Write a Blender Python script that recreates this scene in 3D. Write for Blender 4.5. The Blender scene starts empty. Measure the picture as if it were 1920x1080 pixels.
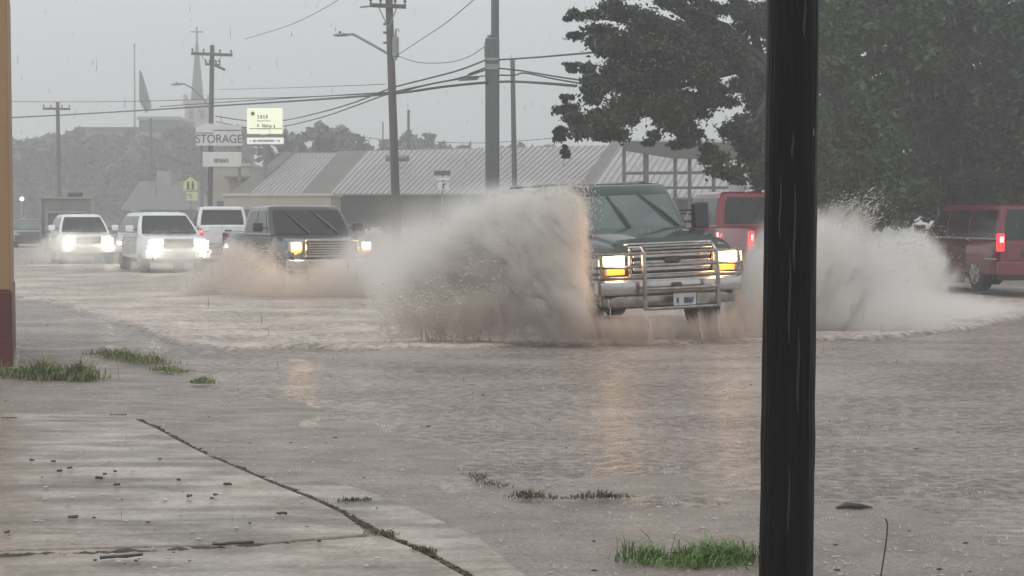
import bpy, bmesh, math, random
from mathutils import Vector, Matrix, noise
R = math.radians
random.seed(7)
sc = bpy.context.scene
C = sc.collection
# ------------------------------------------------------------------ camera
CAMZ, FPX, HORY = 1.59, 3000.0, 410.0
PITCH = math.atan((540 - HORY) / FPX)
cd = bpy.data.cameras.new("camera"); cam = bpy.data.objects.new("camera", cd); C.objects.link(cam)
cam.location = (0, 0, CAMZ); cam.rotation_euler = (R(90) - PITCH, 0, 0)
cd.sensor_width = 36; cd.lens = 36 * FPX / 1920; cd.clip_start = 0.05; cd.clip_end = 3000
sc.camera = cam
# ------------------------------------------------------------------ sky, sun, exposure
w = bpy.data.worlds.new("World"); sc.world = w; w.use_nodes = True
nt = w.node_tree; nt.nodes.clear()
SUN_EL, SUN_ROT = R(58), R(200)
sky = nt.nodes.new("ShaderNodeTexSky"); sky.sky_type = 'NISHITA'; sky.sun_disc = False
sky.sun_elevation = SUN_EL; sky.sun_rotation = SUN_ROT; sky.air_density = 1; sky.dust_density = 6; sky.ozone_density = 1
hs = nt.nodes.new("ShaderNodeHueSaturation"); hs.inputs['Saturation'].default_value = 0.10
nt.links.new(sky.outputs[0], hs.inputs['Color'])
mx = nt.nodes.new("ShaderNodeMix"); mx.data_type = 'RGBA'; mx.inputs[0].default_value = 0.82
nt.links.new(hs.outputs[0], mx.inputs[6])
tc = nt.nodes.new("ShaderNodeTexCoord"); nz = nt.nodes.new("ShaderNodeTexNoise"); nz.inputs['Scale'].default_value = 1.3; nz.inputs['Detail'].default_value = 2
nt.links.new(tc.outputs['Generated'], nz.inputs['Vector'])
cr = nt.nodes.new("ShaderNodeValToRGB"); cr.color_ramp.elements[0].position = .3; cr.color_ramp.elements[1].position = .75
cr.color_ramp.elements[0].color = (6.0, 6.4, 6.6, 1); cr.color_ramp.elements[1].color = (6.9, 7.2, 7.35, 1)
nt.links.new(nz.outputs['Fac'], cr.inputs[0]); nt.links.new(cr.outputs[0], mx.inputs[7])
bg = nt.nodes.new("ShaderNodeBackground"); bg.inputs['Strength'].default_value = 0.10
nt.links.new(mx.outputs[2], bg.inputs['Color'])
wo = nt.nodes.new("ShaderNodeOutputWorld"); nt.links.new(bg.outputs[0], wo.inputs['Surface'])
sl = bpy.data.lights.new("sun", 'SUN'); sl.energy = 0.5; sl.angle = R(25); sl.color = (1, .97, .93)
so = bpy.data.objects.new("sun", sl); C.objects.link(so)
sd = Vector((math.sin(SUN_ROT) * math.cos(SUN_EL), math.cos(SUN_ROT) * math.cos(SUN_EL), math.sin(SUN_EL)))
so.rotation_euler = sd.to_track_quat('Z', 'Y').to_euler(); so.location = (0, -20, 40)
vs = sc.view_settings; vs.view_transform = 'Standard'; vs.look = 'None'; vs.gamma = 1; vs.exposure = 0.30; vs.use_curve_mapping = False
cy = sc.cycles
cy.use_denoising = True; cy.max_bounces = 8; cy.diffuse_bounces = 3; cy.glossy_bounces = 3; cy.transmission_bounces = 4
cy.transparent_max_bounces = 12; cy.volume_bounces = 4; cy.volume_step_rate = 0.45; cy.volume_max_steps = 512
cy.sample_clamp_indirect = 6; cy.caustics_reflective = False; cy.caustics_refractive = False

# ------------------------------------------------------------------ measuring: from a photo pixel (1920 wide) to a place
cp, sp = math.cos(PITCH), math.sin(PITCH)
def at(px, py, Y):
    u, v = (px - 960) / FPX, (540 - py) / FPX
    d = Vector((u, cp + v * sp, -sp + v * cp))
    return Vector((0, 0, CAMZ)) + d * (Y / d.y)
def gr(px, py, z=0.0):
    u, v = (px - 960) / FPX, (540 - py) / FPX
    d = Vector((u, cp + v * sp, -sp + v * cp))
    return Vector((0, 0, CAMZ)) + d * ((z - CAMZ) / d.z)

# ------------------------------------------------------------------ materials
def nodes(m):
    m.use_nodes = True; t = m.node_tree; return t, t.nodes['Principled BSDF']
def mat(name, col, rough=.5, metal=0, coat=0, var=0, vscale=6, bump=0, bscale=40, spec=.5, emit=None, es=0, stretch=(1, 1, 1), col2=None, coords='Object', detail=4):
    m = bpy.data.materials.new(name); t, p = nodes(m)
    p.inputs['Base Color'].default_value = (*col, 1); p.inputs['Roughness'].default_value = rough; p.inputs['Metallic'].default_value = metal
    p.inputs['Coat Weight'].default_value = coat; p.inputs['Coat Roughness'].default_value = .08; p.inputs['Specular IOR Level'].default_value = spec
    if emit: p.inputs['Emission Color'].default_value = (*emit, 1); p.inputs['Emission Strength'].default_value = es
    if var or bump or col2:
        tc = t.nodes.new('ShaderNodeTexCoord'); mp = t.nodes.new('ShaderNodeMapping'); mp.inputs['Scale'].default_value = stretch
        t.links.new(tc.outputs[coords], mp.inputs[0])
    if var or col2:
        n = t.nodes.new('ShaderNodeTexNoise'); n.inputs['Scale'].default_value = vscale; n.inputs['Detail'].default_value = detail; n.inputs['Roughness'].default_value = .6
        t.links.new(mp.outputs[0], n.inputs['Vector'])
        r = t.nodes.new('ShaderNodeValToRGB'); r.color_ramp.elements[0].position = .32; r.color_ramp.elements[1].position = .68
        c2 = col2 or tuple(min(1, c * (1 + var)) for c in col)
        c1 = tuple(c * (1 - var) for c in col)
        r.color_ramp.elements[0].color = (*c1, 1); r.color_ramp.elements[1].color = (*c2, 1)
        t.links.new(n.outputs['Fac'], r.inputs[0]); t.links.new(r.outputs[0], p.inputs['Base Color'])
    if bump:
        n2 = t.nodes.new('ShaderNodeTexNoise'); n2.inputs['Scale'].default_value = bscale; n2.inputs['Detail'].default_value = 3
        t.links.new(mp.outputs[0], n2.inputs['Vector'])
        b = t.nodes.new('ShaderNodeBump'); b.inputs['Strength'].default_value = bump; b.inputs['Distance'].default_value = .02
        t.links.new(n2.outputs['Fac'], b.inputs['Height']); t.links.new(b.outputs[0], p.inputs['Normal'])
    return m
M = {}
def paint(n, c, r=.3): M[n] = mat(n, c, r, 0, .9, .12, 3, .06, 60)
paint('green_paint', (.008, .021, .018), .25); paint('navy_paint', (.016, .017, .023), .28); paint('white_paint', (.78, .79, .80), .35)
paint('red_paint', (.20, .009, .026), .3); paint('maroon_paint', (.14, .006, .019), .3)
M['glass'] = mat('car_glass_sky_tone', (.085, .122, .11), .08, 0, .8, .25, 2.5, .15, 25, .7)  # light teal base colour carries part of the sky reflection
M['dark_glass'] = mat('dark_car_glass', (.014, .017, .017), .12, 0, .2, .25, 2.5, .12, 25, .4)
M['rubber'] = mat('rubber', (.02, .02, .021), .6, var=.3)
M['plastic'] = mat('black_plastic', (.018, .02, .02), .35, coat=.4, var=.3)
M['chrome'] = mat('chrome', (.55, .53, .52), .18, 1, var=.12, bump=.1, bscale=30)
M['steel'] = mat('wet_steel_tube', (.34, .31, .29), .28, 1, var=.25, vscale=12, bump=.1, bscale=50)
M['alloy'] = mat('alloy_wheel', (.45, .45, .46), .35, .8, var=.2)
M['lamp_clear'] = mat('lamp_housing', (.5, .5, .5), .12, .5, coat=1)
M['lamp_warm'] = mat('headlamp_lit', (1, .9, .7), .3, emit=(1, .80, .45), es=9)
M['lamp_white'] = mat('headlamp_lit_white', (1, 1, 1), .3, emit=(1, .93, .74), es=6)
M['amber'] = mat('turn_lamp_lit', (.8, .3, .02), .3, emit=(1, .36, .05), es=1.3)
M['tail'] = mat('tail_lamp_lit', (.6, .01, .02), .25, coat=1, emit=(1, .05, .05), es=.9)
M['tail_core'] = mat('tail_lamp_bulb', (1, .1, .1), .25, emit=(1, .25, .22), es=4)
M['tail_off'] = mat('tail_lamp', (.45, .02, .03), .25, coat=1, emit=(1, .06, .06), es=.6)
M['tail_dark'] = mat('tail_lamp_unlit', (.25, .01, .015), .25, coat=1)
M['plate'] = mat('plate_white', (.62, .62, .64), .4, var=.1)
M['ink'] = mat('plate_ink', (.06, .06, .12), .5)
M['wood_pole'] = mat('weathered_pole_wood', (.075, .066, .062), .55, var=.35, vscale=3, stretch=(8, 8, .6), bump=.5, bscale=12)
M['grey_metal'] = mat('galvanised_metal', (.28, .29, .30), .4, .6, var=.15)
M['dark_metal'] = mat('painted_dark_steel', (.085, .09, .095), .45, 0, .3, var=.2, vscale=2, stretch=(3, 3, .5))
M['cable'] = mat('black_cable', (.03, .03, .032), .5, var=.2)
M['ceramic'] = mat('insulator', (.12, .11, .11), .3, var=.2)
M['bark'] = mat('wet_bark', (.045, .038, .033), .6, var=.4, vscale=5, stretch=(3, 3, .5), bump=.8, bscale=14)

# ------------------------------------------------------------------ mesh helpers
def link(o): C.objects.link(o); return o
def tag(o, label=None, cat=None, group=None, kind=None):
    if label: o['label'] = label
    if cat: o['category'] = cat
    if group: o['group'] = group
    if kind: o['kind'] = kind
    return o
def obj(name, bm, m, parent=None, smooth=35, bevel=0, recalc=True):
    if recalc: bmesh.ops.recalc_face_normals(bm, faces=bm.faces)
    if smooth:
        lim = R(smooth)
        for f in bm.faces: f.smooth = True
        for e in bm.edges:
            if len(e.link_faces) == 2 and e.calc_face_angle(0) > lim: e.smooth = False
    me = bpy.data.meshes.new(name); bm.to_mesh(me); bm.free()
    o = link(bpy.data.objects.new(name, me))
    for mm in (m if isinstance(m, (list, tuple)) else [m]): me.materials.append(mm if not isinstance(mm, str) else M[mm])
    if parent: o.parent = parent
    if bevel:
        b = o.modifiers.new('bevel', 'BEVEL'); b.width = bevel; b.segments = 2; b.limit_method = 'ANGLE'; b.angle_limit = R(40)
    return o
def empty(name, loc=(0, 0, 0), rz=0, label=None, cat=None, group=None):
    o = link(bpy.data.objects.new(name, None)); o.location = loc; o.rotation_euler = (0, 0, rz); o.empty_display_size = .3
    return tag(o, label, cat, group)
def box(bm, x0, x1, y0, y1, z0, z1, mi=0):
    v = [bm.verts.new(p) for p in ((x0, y0, z0), (x1, y0, z0), (x1, y1, z0), (x0, y1, z0), (x0, y0, z1), (x1, y0, z1), (x1, y1, z1), (x0, y1, z1))]
    fs = []
    for q in ((0, 3, 2, 1), (4, 5, 6, 7), (0, 1, 5, 4), (1, 2, 6, 5), (2, 3, 7, 6), (3, 0, 4, 7)):
        f = bm.faces.new([v[i] for i in q]); f.material_index = mi; fs.append(f)
    return v
def tube(bm, pts, rad, n=8, cap=True):
    pts = [Vector(p) for p in pts]; rings = []
    if not isinstance(rad, (list, tuple)): rad = [rad] * len(pts)
    for i, p in enumerate(pts):
        a = pts[max(0, i - 1)]; b = pts[min(len(pts) - 1, i + 1)]; t = (b - a).normalized()
        up = Vector((0, 0, 1)) if abs(t.z) < .95 else Vector((1, 0, 0))
        s = t.cross(up).normalized(); u = s.cross(t)
        rings.append([bm.verts.new(p + (s * math.cos(2 * math.pi * k / n) + u * math.sin(2 * math.pi * k / n)) * rad[i]) for k in range(n)])
    for a, b in zip(rings, rings[1:]):
        for k in range(n): bm.faces.new((a[k], a[(k + 1) % n], b[(k + 1) % n], b[k]))
    if cap: bm.faces.new(rings[0][::-1]); bm.faces.new(rings[-1])
def loft(bm, rings, cap=True):
    vs = [[bm.verts.new(p) for p in r] for r in rings]; n = len(vs[0])
    for a, b in zip(vs, vs[1:]):
        for k in range(n): bm.faces.new((a[k], a[(k + 1) % n], b[(k + 1) % n], b[k]))
    if cap: bm.faces.new(vs[0][::-1]); bm.faces.new(vs[-1])
def cyl(bm, c, axis, r, h, n=24):
    c = Vector(c); a = Vector(axis).normalized(); tube(bm, [c - a * h / 2, c + a * h / 2], r, n)
def BM(): return bmesh.new()
def boxo(name, m, parent, *b, bevel=0, smooth=35):
    bm = BM(); box(bm, *b); return obj(name, bm, m, parent, smooth, bevel)
def boolcut(o, cutters):
    for bm in cutters:
        c = obj('cutter', bm, 'rubber'); md = o.modifiers.new('b', 'BOOLEAN'); md.object = c; md.operation = 'DIFFERENCE'; md.solver = 'EXACT'
    dg = bpy.context.evaluated_depsgraph_get(); me = bpy.data.meshes.new_from_object(o.evaluated_get(dg))
    cs = [md.object for md in o.modifiers]; o.modifiers.clear(); old = o.data; o.data = me; bpy.data.meshes.remove(old)
    for c in cs: bpy.data.objects.remove(c)
    bm = BM(); bm.from_mesh(me)
    for e in bm.edges:
        if len(e.link_faces) == 2: e.smooth = e.calc_face_angle(0) < R(32)
    for f in bm.faces: f.smooth = True
    bm.to_mesh(me); bm.free(); me.name = o.name

def text(name, s, size, m, parent, loc, rot=(R(90), 0, 0), ext=.004, align='CENTER'):
    cu = bpy.data.curves.new(name, 'FONT'); cu.body = s; cu.size = size; cu.extrude = ext; cu.align_x = align; cu.align_y = 'CENTER'
    t = bpy.data.objects.new(name, cu); C.objects.link(t)
    dg = bpy.context.evaluated_depsgraph_get(); me = bpy.data.meshes.new_from_object(t.evaluated_get(dg)); bpy.data.objects.remove(t)
    o = link(bpy.data.objects.new(name, me)); me.materials.clear(); me.materials.append(M[m]); o.parent = parent; o.location = loc; o.rotation_euler = rot
    return o

def marks(name, parent, m, a, b, h, n, seed, fill=.72):
    """a row of blurred, unreadable characters between a and b (lettering too small to read in the photo)"""
    rn = random.Random(seed); bm = BM(); a, b = Vector(a), Vector(b); w_ = (b - a).length / n
    for i in range(n):
        if rn.random() < .1: continue
        c = a.lerp(b, (i + .5) / n); hw = w_ * fill / 2; k = rn.randrange(4); th = h * .16
        box(bm, c.x - hw, c.x - hw + th, c.y - .014, c.y - .002, c.z - h / 2, c.z + h / 2)
        if k != 0: box(bm, c.x + hw - th, c.x + hw, c.y - .013, c.y - .002, c.z - h / 2, c.z + h * (.5 if k < 3 else .1))
        for zz_ in ((h / 2 - th, h / 2), (-th / 2, th / 2), (-h / 2, -h / 2 + th)):
            if rn.random() < .7: box(bm, c.x - hw * .9, c.x + hw * .9, c.y - .012, c.y - .002, c.z + zz_[0], c.z + zz_[1])
    return obj(name, bm, m, parent, smooth=0)

# ================================================================== SETTING
def lerp(a, b, t): return a + (b - a) * t
def sst(a, b, x):
    t = max(0, min(1, (x - a) / (b - a))); return t * t * (3 - 2 * t)
# the shore: where the drive apron rises out of the flood water (x, y in metres)
SH = [(-12, 25.5), (-6.8, 22), (-4.9, 19.3), (-2.9, 15.4), (-1.5, 12.4), (-.3, 10.1), (.3, 9.1), (2, 8.5), (3, 7.7), (5, 5.5), (9, 3)]
def shore_y(x):
    if x <= SH[0][0]: return SH[0][1]
    for (a, ya), (b, yb) in zip(SH, SH[1:]):
        if x <= b: return lerp(ya, yb, (x - a) / (b - a))
    return SH[-1][1]
def ground_z(x, y):
    d = shore_y(x) - y                      # >0 on the near, dry side
    n = noise.noise(Vector((x * .5, y * .5, 0))) * .012 + noise.noise(Vector((x * 2.2, y * 1.4, 3))) * .004
    z = -.14 + .14 * sst(-7, 0, d) if d < 0 else min(.03, d * .010)
    far = max(0, y - 45) * 0.0
    return z + n * (.6 if d > 0 else 1) * sst(-6, 0, d) + far
def fan(ys, xs, zf, y_ext=None):
    bm = BM(); rows = []
    for y in ys:
        rows.append([bm.verts.new((t * (y * .36 + 3) * (1 + .0 * y), y, zf(t * (y * .36 + 3), y))) for t in xs])
    for a, b in zip(rows, rows[1:]):
        for k in range(len(xs) - 1): bm.faces.new((a[k], a[k + 1], b[k + 1], b[k]))
    return bm
def geo(a, b, n): return [a * (b / a) ** (i / (n - 1)) for i in range(n)]

def wet_ground():
    m = bpy.data.materials.new('wet_asphalt'); t, p = nodes(m); L = t.links.new; N = t.nodes.new
    tc = N('ShaderNodeTexCoord')
    n1 = N('ShaderNodeTexNoise'); n1.inputs['Scale'].default_value = 1.4; n1.inputs['Detail'].default_value = 8; n1.inputs['Roughness'].default_value = .7
    n2 = N('ShaderNodeTexNoise'); n2.inputs['Scale'].default_value = 55; n2.inputs['Detail'].default_value = 3
    mp = N('ShaderNodeMapping'); mp.inputs['Scale'].default_value = (1, 2.4, 1); L(tc.outputs['Object'], mp.inputs[0])
    n3 = N('ShaderNodeTexNoise'); n3.inputs['Scale'].default_value = 2.2; n3.inputs['Detail'].default_value = 6; n3.inputs['Roughness'].default_value = .65
    L(mp.outputs[0], n3.inputs['Vector']); L(tc.outputs['Object'], n1.inputs['Vector']); L(tc.outputs['Object'], n2.inputs['Vector'])
    r = N('ShaderNodeValToRGB'); e = r.color_ramp.elements; e[0].position = .35; e[1].position = .65; e[0].color = (.213, .176, .156, 1); e[1].color = (.35, .295, .257, 1)
    L(n1.outputs['Fac'], r.inputs[0])
    mu = N('ShaderNodeMix'); mu.data_type = 'RGBA'; mu.blend_type = 'MULTIPLY'; mu.inputs[0].default_value = .8
    r2 = N('ShaderNodeValToRGB'); r2.color_ramp.elements[0].position = .3; r2.color_ramp.elements[1].position = .7; r2.color_ramp.elements[0].color = (.5, .5, .5, 1); r2.color_ramp.elements[1].color = (1.25, 1.25, 1.25, 1)
    L(n2.outputs['Fac'], r2.inputs[0]); L(r.outputs[0], mu.inputs[6]); L(r2.outputs[0], mu.inputs[7]); L(mu.outputs[2], p.inputs['Base Color'])
    rr = N('ShaderNodeMapRange'); rr.inputs[1].default_value = .4; rr.inputs[2].default_value = .62; rr.inputs[3].default_value = .36; rr.inputs[4].default_value = .65
    L(n3.outputs['Fac'], rr.inputs[0]); L(rr.outputs[0], p.inputs['Roughness'])
    b = N('ShaderNodeBump'); b.inputs['Strength'].default_value = .9; b.inputs['Distance'].default_value = .03
    ad = N('ShaderNodeMath'); ad.operation = 'MULTIPLY_ADD'; L(n2.outputs['Fac'], ad.inputs[0]); ad.inputs[1].default_value = .35; L(n3.outputs['Fac'], ad.inputs[2]); L(ad.outputs[0], b.inputs['Height']); L(b.outputs[0], p.inputs['Normal'])
    return m
M['asphalt'] = wet_ground()
def concrete():
    m = bpy.data.materials.new('wet_brushed_concrete'); t, p = nodes(m); L = t.links.new; N = t.nodes.new
    tc = N('ShaderNodeTexCoord'); mp = N('ShaderNodeMapping'); mp.inputs['Scale'].default_value = (.9, 3.2, 1); mp.inputs['Rotation'].default_value = (0, 0, R(3)); L(tc.outputs['Object'], mp.inputs[0])
    n1 = N('ShaderNodeTexNoise'); n1.inputs['Scale'].default_value = 1.5; n1.inputs['Detail'].default_value = 6; n1.inputs['Roughness'].default_value = .6; L(mp.outputs[0], n1.inputs['Vector'])
    n2 = N('ShaderNodeTexNoise'); n2.inputs['Scale'].default_value = 30; n2.inputs['Detail'].default_value = 5; L(tc.outputs['Object'], n2.inputs['Vector'])
    r = N('ShaderNodeValToRGB'); e = r.color_ramp.elements; e[0].position = .3; e[1].position = .68; e[0].color = (.235, .192, .165, 1); e[1].color = (.42, .352, .30, 1); L(n1.outputs['Fac'], r.inputs[0])
    mu = N('ShaderNodeMix'); mu.data_type = 'RGBA'; mu.blend_type = 'MULTIPLY'; mu.inputs[0].default_value = .7
    r2 = N('ShaderNodeValToRGB'); r2.color_ramp.elements[0].position = .3; r2.color_ramp.elements[1].position = .7; r2.color_ramp.elements[0].color = (.55, .55, .55, 1); r2.color_ramp.elements[1].color = (1.2, 1.2, 1.2, 1)
    L(n2.outputs['Fac'], r2.inputs[0]); L(r.outputs[0], mu.inputs[6]); L(r2.outputs[0], mu.inputs[7])
    n4 = N('ShaderNodeTexNoise'); n4.inputs['Scale'].default_value = .9; n4.inputs['Detail'].default_value = 6; n4.inputs['Roughness'].default_value = .7; L(tc.outputs['Object'], n4.inputs['Vector'])
    r4 = N('ShaderNodeValToRGB'); r4.color_ramp.elements[0].position = .35; r4.color_ramp.elements[1].position = .65; r4.color_ramp.elements[0].color = (.62, .62, .62, 1); r4.color_ramp.elements[1].color = (1.22, 1.2, 1.17, 1); L(n4.outputs['Fac'], r4.inputs[0])
    m5 = N('ShaderNodeMix'); m5.data_type = 'RGBA'; m5.blend_type = 'MULTIPLY'; m5.inputs[0].default_value = 1; L(mu.outputs[2], m5.inputs[6]); L(r4.outputs[0], m5.inputs[7]); L(m5.outputs[2], p.inputs['Base Color'])
    rr = N('ShaderNodeMapRange'); rr.inputs[1].default_value = .38; rr.inputs[2].default_value = .6; rr.inputs[3].default_value = .55; rr.inputs[4].default_value = .22
    L(n1.outputs['Fac'], rr.inputs[0]); L(rr.outputs[0], p.inputs['Roughness'])
    b = N('ShaderNodeBump'); b.inputs['Strength'].default_value = .6; b.inputs['Distance'].default_value = .006
    ad = N('ShaderNodeMath'); ad.operation = 'MULTIPLY_ADD'; L(n2.outputs['Fac'], ad.inputs[0]); ad.inputs[1].default_value = .3; L(n1.outputs['Fac'], ad.inputs[2]); L(ad.outputs[0], b.inputs['Height']); L(b.outputs[0], p.inputs['Normal'])
    return m
M['concrete'] = concrete()

def water_mat():
    m = bpy.data.materials.new('muddy_flood_water'); t, p = nodes(m); L = t.links.new; N = t.nodes.new
    tc = N('ShaderNodeTexCoord'); at_ = N('ShaderNodeAttribute'); at_.attribute_name = 'foam'
    n1 = N('ShaderNodeTexNoise'); n1.inputs['Scale'].default_value = .35; n1.inputs['Detail'].default_value = 5; L(tc.outputs['Object'], n1.inputs['Vector'])
    r = N('ShaderNodeValToRGB'); e = r.color_ramp.elements; e[0].position = .35; e[1].position = .7; e[0].color = (.345, .295, .270, 1); e[1].color = (.425, .368, .338, 1); L(n1.outputs['Fac'], r.inputs[0])
    # foam: aerated, paler water in streaks
    mp = N('ShaderNodeMapping'); mp.inputs['Scale'].default_value = (.8, 3.0, 1); mp.inputs['Rotation'].default_value = (0, 0, R(-8)); L(tc.outputs['Object'], mp.inputs[0])
    nf = N('ShaderNodeTexNoise'); nf.inputs['Scale'].default_value = 1.6; nf.inputs['Detail'].default_value = 6; nf.inputs['Roughness'].default_value = .65; L(mp.outputs[0], nf.inputs['Vector'])
    mr = N('ShaderNodeMapRange'); mr.inputs[1].default_value = .3; mr.inputs[2].default_value = .62; L(nf.outputs['Fac'], mr.inputs[0])
    mu = N('ShaderNodeMath'); mu.operation = 'MULTIPLY'; L(mr.outputs[0], mu.inputs[0]); L(at_.outputs['Fac'], mu.inputs[1])
    sm = N('ShaderNodeMath'); sm.operation = 'MULTIPLY_ADD'; sm.use_clamp = True; L(at_.outputs['Fac'], sm.inputs[0]); sm.inputs[1].default_value = .55; 
    ml = N('ShaderNodeMath'); ml.operation = 'MULTIPLY'; ml.inputs[1].default_value = .45; L(mu.outputs[0], ml.inputs[0]); L(ml.outputs[0], sm.inputs[2])
    mc = N('ShaderNodeMix'); mc.data_type = 'RGBA'; L(sm.outputs[0], mc.inputs[0]); L(r.outputs[0], mc.inputs[6]); mc.inputs[7].default_value = (.76, .66, .59, 1)
    mo = N('ShaderNodeMapping'); mo.inputs['Scale'].default_value = (1, 3.2, 1); L(tc.outputs['Object'], mo.inputs[0])
    no = N('ShaderNodeTexNoise'); no.inputs['Scale'].default_value = 4.5; no.inputs['Detail'].default_value = 7; no.inputs['Roughness'].default_value = .72; L(mo.outputs[0], no.inputs['Vector'])
    ro = N('ShaderNodeValToRGB'); ro.color_ramp.elements[0].position = .3; ro.color_ramp.elements[1].position = .72; ro.color_ramp.elements[0].color = (.74, .74, .74, 1); ro.color_ramp.elements[1].color = (1.24, 1.23, 1.22, 1); L(no.outputs['Fac'], ro.inputs[0])
    mm_ = N('ShaderNodeMix'); mm_.data_type = 'RGBA'; mm_.blend_type = 'MULTIPLY'; mm_.inputs[0].default_value = 1; L(mc.outputs[2], mm_.inputs[6]); L(ro.outputs[0], mm_.inputs[7])
    L(mm_.outputs[2], p.inputs['Base Color'])
    rg = N('ShaderNodeMapRange'); rg.inputs[3].default_value = .27; rg.inputs[4].default_value = .7; L(sm.outputs[0], rg.inputs[0]); L(rg.outputs[0], p.inputs['Roughness'])
    p.inputs['IOR'].default_value = 1.33; p.inputs['Specular IOR Level'].default_value = .3
    # wind ripples, drop rings
    mw = N('ShaderNodeMapping'); mw.inputs['Scale'].default_value = (1, 1.7, 1); L(tc.outputs['Object'], mw.inputs[0])
    a = N('ShaderNodeTexNoise'); a.inputs['Scale'].default_value = 7; a.inputs['Detail'].default_value = 4; L(mw.outputs[0], a.inputs['Vector'])
    hs_ = []
    for sc_, off in ((5.0, 0), (9.0, 4.3)):
        mv = N('ShaderNodeMapping'); mv.inputs['Location'].default_value = (off, off * .7, 0); L(tc.outputs['Object'], mv.inputs[0])
        v = N('ShaderNodeTexVoronoi'); v.voronoi_dimensions = '2D'; v.inputs['Scale'].default_value = sc_; L(mv.outputs[0], v.inputs['Vector'])
        s1 = N('ShaderNodeMath'); s1.operation = 'MULTIPLY'; s1.inputs[1].default_value = 38; L(v.outputs['Distance'], s1.inputs[0])
        s2 = N('ShaderNodeMath'); s2.operation = 'SINE'; L(s1.outputs[0], s2.inputs[0])
        s3 = N('ShaderNodeMapRange'); s3.inputs[1].default_value = 0; s3.inputs[2].default_value = .55; s3.inputs[3].default_value = 1; s3.inputs[4].default_value = 0; L(v.outputs['Distance'], s3.inputs[0])
        s4 = N('ShaderNodeMath'); s4.operation = 'MULTIPLY'; L(s2.outputs[0], s4.inputs[0]); L(s3.outputs[0], s4.inputs[1]); hs_.append(s4)
    ad = N('ShaderNodeMath'); ad.operation = 'ADD'; L(hs_[0].outputs[0], ad.inputs[0]); L(hs_[1].outputs[0], ad.inputs[1])
    a2 = N('ShaderNodeMath'); a2.operation = 'MULTIPLY_ADD'; L(ad.outputs[0], a2.inputs[0]); a2.inputs[1].default_value = .10; L(a.outputs['Fac'], a2.inputs[2])
    b = N('ShaderNodeBump'); b.inputs['Strength'].default_value = 1; b.inputs['Distance'].default_value = .115
    nl = N('ShaderNodeTexNoise'); nl.inputs['Scale'].default_value = .55; nl.inputs['Detail'].default_value = 3; L(mw.outputs[0], nl.inputs['Vector'])
    ml_ = N('ShaderNodeMapRange'); ml_.inputs[1].default_value = .35; ml_.inputs[2].default_value = .65; ml_.inputs[3].default_value = .35; ml_.inputs[4].default_value = 1.5; L(nl.outputs['Fac'], ml_.inputs[0])
    hm = N('ShaderNodeMath'); hm.operation = 'MULTIPLY'; L(a2.outputs[0], hm.inputs[0]); L(ml_.outputs[0], hm.inputs[1]); L(hm.outputs[0], b.inputs['Height']); L(b.outputs[0], p.inputs['Normal'])
    return m
M['water'] = water_mat()

# ground: one sheet out to the horizon
ys = [-25, -10, 0, 3] + geo(5.5, 60, 90) + geo(66, 430, 22)
xs = [i / 45 for i in range(-45, 46)]
xs = [x * (1 + .9 * abs(x) ** 3) for x in xs]
bm = BM(); rows = []
for y in ys:
    hw = max(abs(y), 6) * .36 + 3
    rows.append([bm.verts.new((t * hw * (1 if y > 20 else 1.6), y, ground_z(t * hw * (1 if y > 20 else 1.6), y))) for t in xs])
for a, b in zip(rows, rows[1:]):
    for k in range(len(xs) - 1): bm.faces.new((a[k], a[k + 1], b[k + 1], b[k]))
tag(obj('ground', bm, 'asphalt', smooth=180, recalc=False), kind='structure')

# flood water with the wakes of the vehicles
WAKE = [  # polygon edge (photo px of the near edge of each wake)
    (-40, 545), (120, 575), (250, 612), (330, 645), (430, 659), (560, 657), (700, 658), (830, 655), (1000, 651), (1120, 648),
    (1260, 646), (1400, 644), (1530, 641), (1660, 637), (1780, 624), (1860, 610), (1930, 590), (2100, 560)]
WK = [tuple(gr(px, py)[:2]) for px, py in WAKE]
def wake_edge(x):
    # y of near edge as function of x/y ray: interpolate over X
    if x <= WK[0][0]: return WK[0][1]
    for (a, ya), (b, yb) in zip(WK, WK[1:]):
        if x <= b: return lerp(ya, yb, (x - a) / max(1e-6, b - a))
    return WK[-1][1]
def foam_at(x, y):
    e = wake_edge(x) + .22 * noise.noise(Vector((x * 1.3, 0, 0))) + .08 * noise.noise(Vector((x * 6, 1, 0)))
    d = y - e
    f = sst(-.02, .12, d) * (1 - .55 * sst(2, 14, d))
    # murky, unfoamed water under the near truck's nose
    cx = (x - 1.9) / 1.6; f *= 1 - .75 * math.exp(-cx * cx) * (1 - sst(3, 8, d))
    f *= .6 + .55 * noise.noise(Vector((x * .35, y * .18, 5))) + .4
    return max(0, min(1, f)), d
def water_z(x, y):
    f, d = foam_at(x, y)
    z = .010 * noise.noise(Vector((x * 1.4, y * 1.0, 1))) + .005 * noise.noise(Vector((x * 4, y * 2.5, 2)))
    z += .028 * noise.noise(Vector((x * .35, y * .9, 4))) * sst(15, 19, y)
    z += .045 * sst(-.05, .1, d) * (1 - .5 * sst(.3, 2, d))
    z += f * (.05 * noise.noise(Vector((x * .9, y * .5, 7))) + .022 * noise.noise(Vector((x * 3.5, y * 2, 9))))
    return z
ys = geo(4.0, 17.5, 70) + [17.5 + i * .055 for i in range(1, 120)] + geo(24.4, 60, 90) + geo(62, 428, 22)
xs = [i / 130 for i in range(-130, 131)]
xs = [x * (1 + .6 * abs(x) ** 5) for x in xs]
bm = BM(); rows = []; lay = bm.verts.layers.float.new('foam')
for y in ys:
    row = []
    for t in xs:
        x = t * (y * .36 + 3); v = bm.verts.new((x, y, water_z(x, y))); v[lay] = foam_at(x, y)[0]; row.append(v)
    rows.append(row)
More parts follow.
